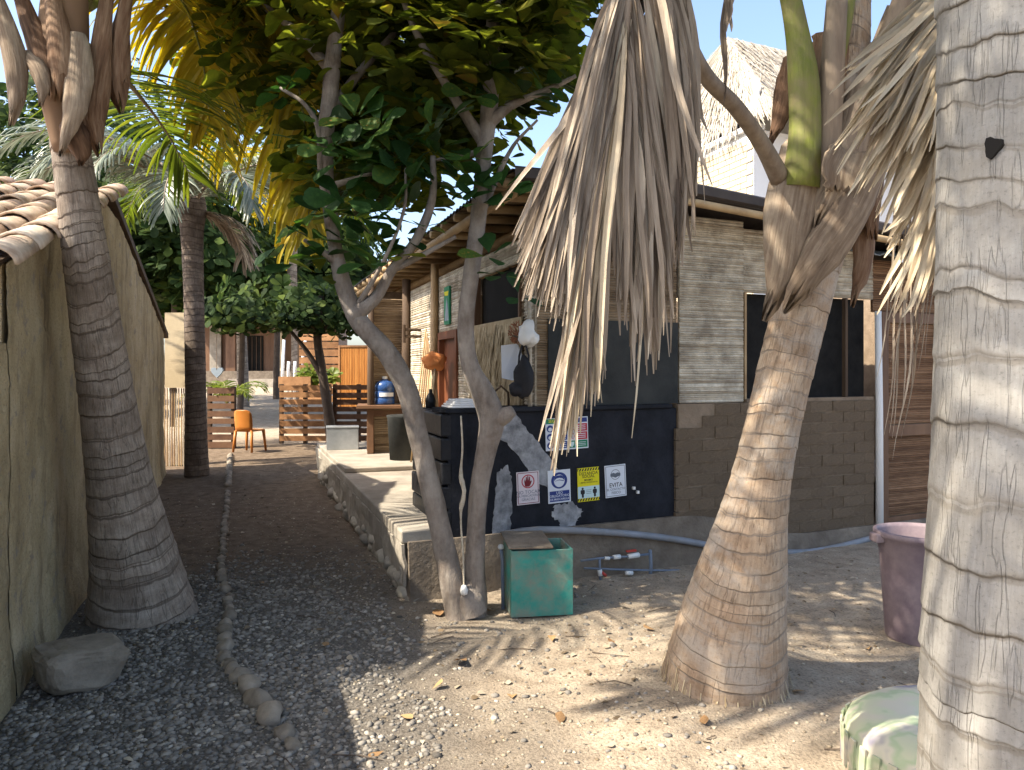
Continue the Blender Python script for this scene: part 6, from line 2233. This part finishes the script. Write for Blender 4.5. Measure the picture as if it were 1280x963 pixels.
# ------------------------------------------------------------------ gravel, litter, fallen leaves
ico = None
bm = bmesh.new(); bmesh.ops.create_icosphere(bm, subdivisions=1, radius=1.0)
IV = np.array([v.co[:] for v in bm.verts]); IF = np.array([[v.index for v in f.verts] for f in bm.faces]); bm.free()


def scatter(name, n, sampler, smin, smax, mat, label, cat, seed, sink=.3, flat=.6):
    g = np.random.default_rng(seed)
    P = []
    while len(P) < n:
        x, y = sampler(g)
        P.append((x, y, gz(x, y)))
    P = np.array(P)
    s = smin + (smax - smin) * g.random(n) ** 2.2
    sc_ = np.stack([s * g.uniform(.8, 1.4, n), s * g.uniform(.7, 1.1, n), s * g.uniform(flat * .7, flat * 1.2, n)], axis=1)
    a = g.uniform(0, 6.28, n)
    ca, sa = np.cos(a), np.sin(a)
    Q = IV[None] * sc_[:, None, :] * (1 + g.normal(0, .10, (n, len(IV), 1)))
    X = Q[..., 0] * ca[:, None] - Q[..., 1] * sa[:, None]
    Yv = Q[..., 0] * sa[:, None] + Q[..., 1] * ca[:, None]
    Vv = np.stack([X, Yv, Q[..., 2]], axis=-1) + P[:, None, :]
    Vv[..., 2] += (sc_[:, 2] * (1 - sink) - sc_[:, 2] * .3)[:, None]
    Ff = IF[None] + (np.arange(n) * len(IV))[:, None, None]
    fa = np.repeat(np.clip(g.normal(.5, .22, n), 0, 1), len(IF))
    o = mkmesh(name, Vv.reshape(-1, 3), Ff.reshape(-1, 3), mat, None, True, fattr=fa)
    return tag(o, label, cat, kind='stuff')


def s_grav(g):
    while True:
        x0_ = g.uniform(-2, 0)
        y = 2.5 + 4.6 * g.random() ** 1.25
        if g.random() < sstep(4.6, 7.0, y + .8 * mnoise.noise(V3((x0_ * 1.1, y * 1.1, 3)))): continue
        x = g.uniform(-2.5, .9)
        e = x + .22 * (y - 4) + .25 * mnoise.noise(V3((x * 1.7, y * 1.7, 7)))
        if x < -2.25 - (y - 3.4) * .35: continue
        pr_ = .96 if e < -.9 else (.40 if e < -.55 else .045)
        if g.random() < pr_: return x, y


def s_wide(g):
    y = 2.4 + 7 * g.random() ** 1.5
    return g.uniform(-3.2, 3.2) - .354 * max(0, y - 6), y


scatter('gravel', 16500, s_grav, .006, .021, M['pebble'], 'loose grey gravel covering the shaded path', 'gravel', 1, sink=.5)
scatter('grit', 9000, s_wide, .003, .013, M['litter'], 'small grit and dry bits scattered over the sandy ground', 'grit', 2, flat=.5)
lf = None
for i, (u, v, s) in enumerate(((583, 820, .085), (1086, 808, .07), (543, 758, .09), (700, 905, .06), (500, 890, .05), (410, 800, .05), (430, 760, .04), (880, 905, .05), (640, 870, .06), (540, 860, .05), (1010, 870, .05), (760, 800, .05), (820, 790, .06), (690, 800, .06), (1040, 760, .06), (480, 935, .045), (330, 730, .04), (390, 690, .05), (620, 760, .07), (1120, 760, .07))):
    Y = EYE * FPX / (v - HZ)
    p = px(u, v, Y); p.z = gz(p.x, p.y) + .012
    if lf is None:
        o = mkmesh('fallen_leaf', LV, [tuple(int(k) for k in f) for f in LF], M['dry_leaf'], None, True, loc=(0, 0, 0)); lf = o.data
        o.location = p
    else:
        o = share(lf, 'fallen_leaf', None, p)
    o.scale = (s * 1.3, s * 1.5, s * 1.6)
    o.rotation_euler = (rng.uniform(-.25, .25), rng.uniform(-.35, .35) + (PI if i % 3 == 0 else 0), rng.uniform(0, 6.28))
    tag(o, 'dry brown leaf fallen on the ground', 'leaf', 'dry leaves fallen on the ground')
# root fibres round the leaning palm
m = MB()
rgf = random.Random(8)
bc_ = px(905, 868, 3.80)
for i in range(240):
    a = rgf.uniform(0, 2 * PI)
    r_ = pr(156, 3.8) * rgf.uniform(.97, 1.04)
    z0 = rgf.uniform(.02, .16)
    k = 1 - z0 * .5
    p = V3((bc_.x + math.cos(a) * r_ * k, bc_.y + math.sin(a) * r_ * k, z0))
    q = V3((bc_.x + math.cos(a) * (r_ + rgf.uniform(.0, .02)), bc_.y + math.sin(a) * (r_ + rgf.uniform(.0, .02)), rgf.uniform(-.02, .05)))
    w = V3((-math.sin(a), math.cos(a), 0)) * .0025
    m.cur = rgf.random()
    m.add([p - w, p + w, q + w, q - w], [(0, 1, 2, 3)])
o = m.build('root_fibres', M['straw_warm'], rp)
o['kind'] = 'stuff'

# small dry leaves and leaf scraps along the path
rgl = random.Random(31)
mm = []
for i in range(620):
    y = 3.0 + 9.5 * rgl.random() ** 1.3
    x = rgl.uniform(-1.9, 1.2) - .354 * max(0, y - 4)
    if rgl.random() < .25: x, y = rgl.uniform(.2, 3.0), rgl.uniform(3.2, 6.4)
    if (x - 1.0) ** 2 + (y - 3.75) ** 2 < .12: continue
    rot = Matrix.Rotation(rgl.uniform(0, 6.28), 3, 'Z') @ Matrix.Rotation(rgl.uniform(-.4, .4), 3, 'X') @ Matrix.Rotation(rgl.uniform(-.5, .5), 3, 'Y')
    mm.append((rot, V3((x, y, gz(x, y) + .008)), rgl.uniform(.015, .055)))
o = leaf_mass('leaf_litter', mm, M['litter'], None, rgl, .35, .25)
tag(o, 'small dry leaf scraps littering the shaded path', 'litter', kind='stuff')
m = MB()
for i in range(70):
    y = 3.0 + 6 * rgl.random() ** 1.3
    x = rgl.uniform(-1.7, 2.6) - .354 * max(0, y - 5)
    a = rgl.uniform(0, 6.28); ln = rgl.uniform(.05, .22)
    z = gz(x, y) + .006
    x2, y2 = x + math.cos(a) * ln, y + math.sin(a) * ln
    m.tube([(x, y, z), ((x + x2) / 2 + .01, (y + y2) / 2, z + .006), (x2, y2, gz(x2, y2) + .004)], [.003, .0028, .0015], 4)
tag(m.build('fallen_twigs', M['bark_dark']), 'thin dark fallen twigs scattered over the ground', 'twigs', kind='stuff')
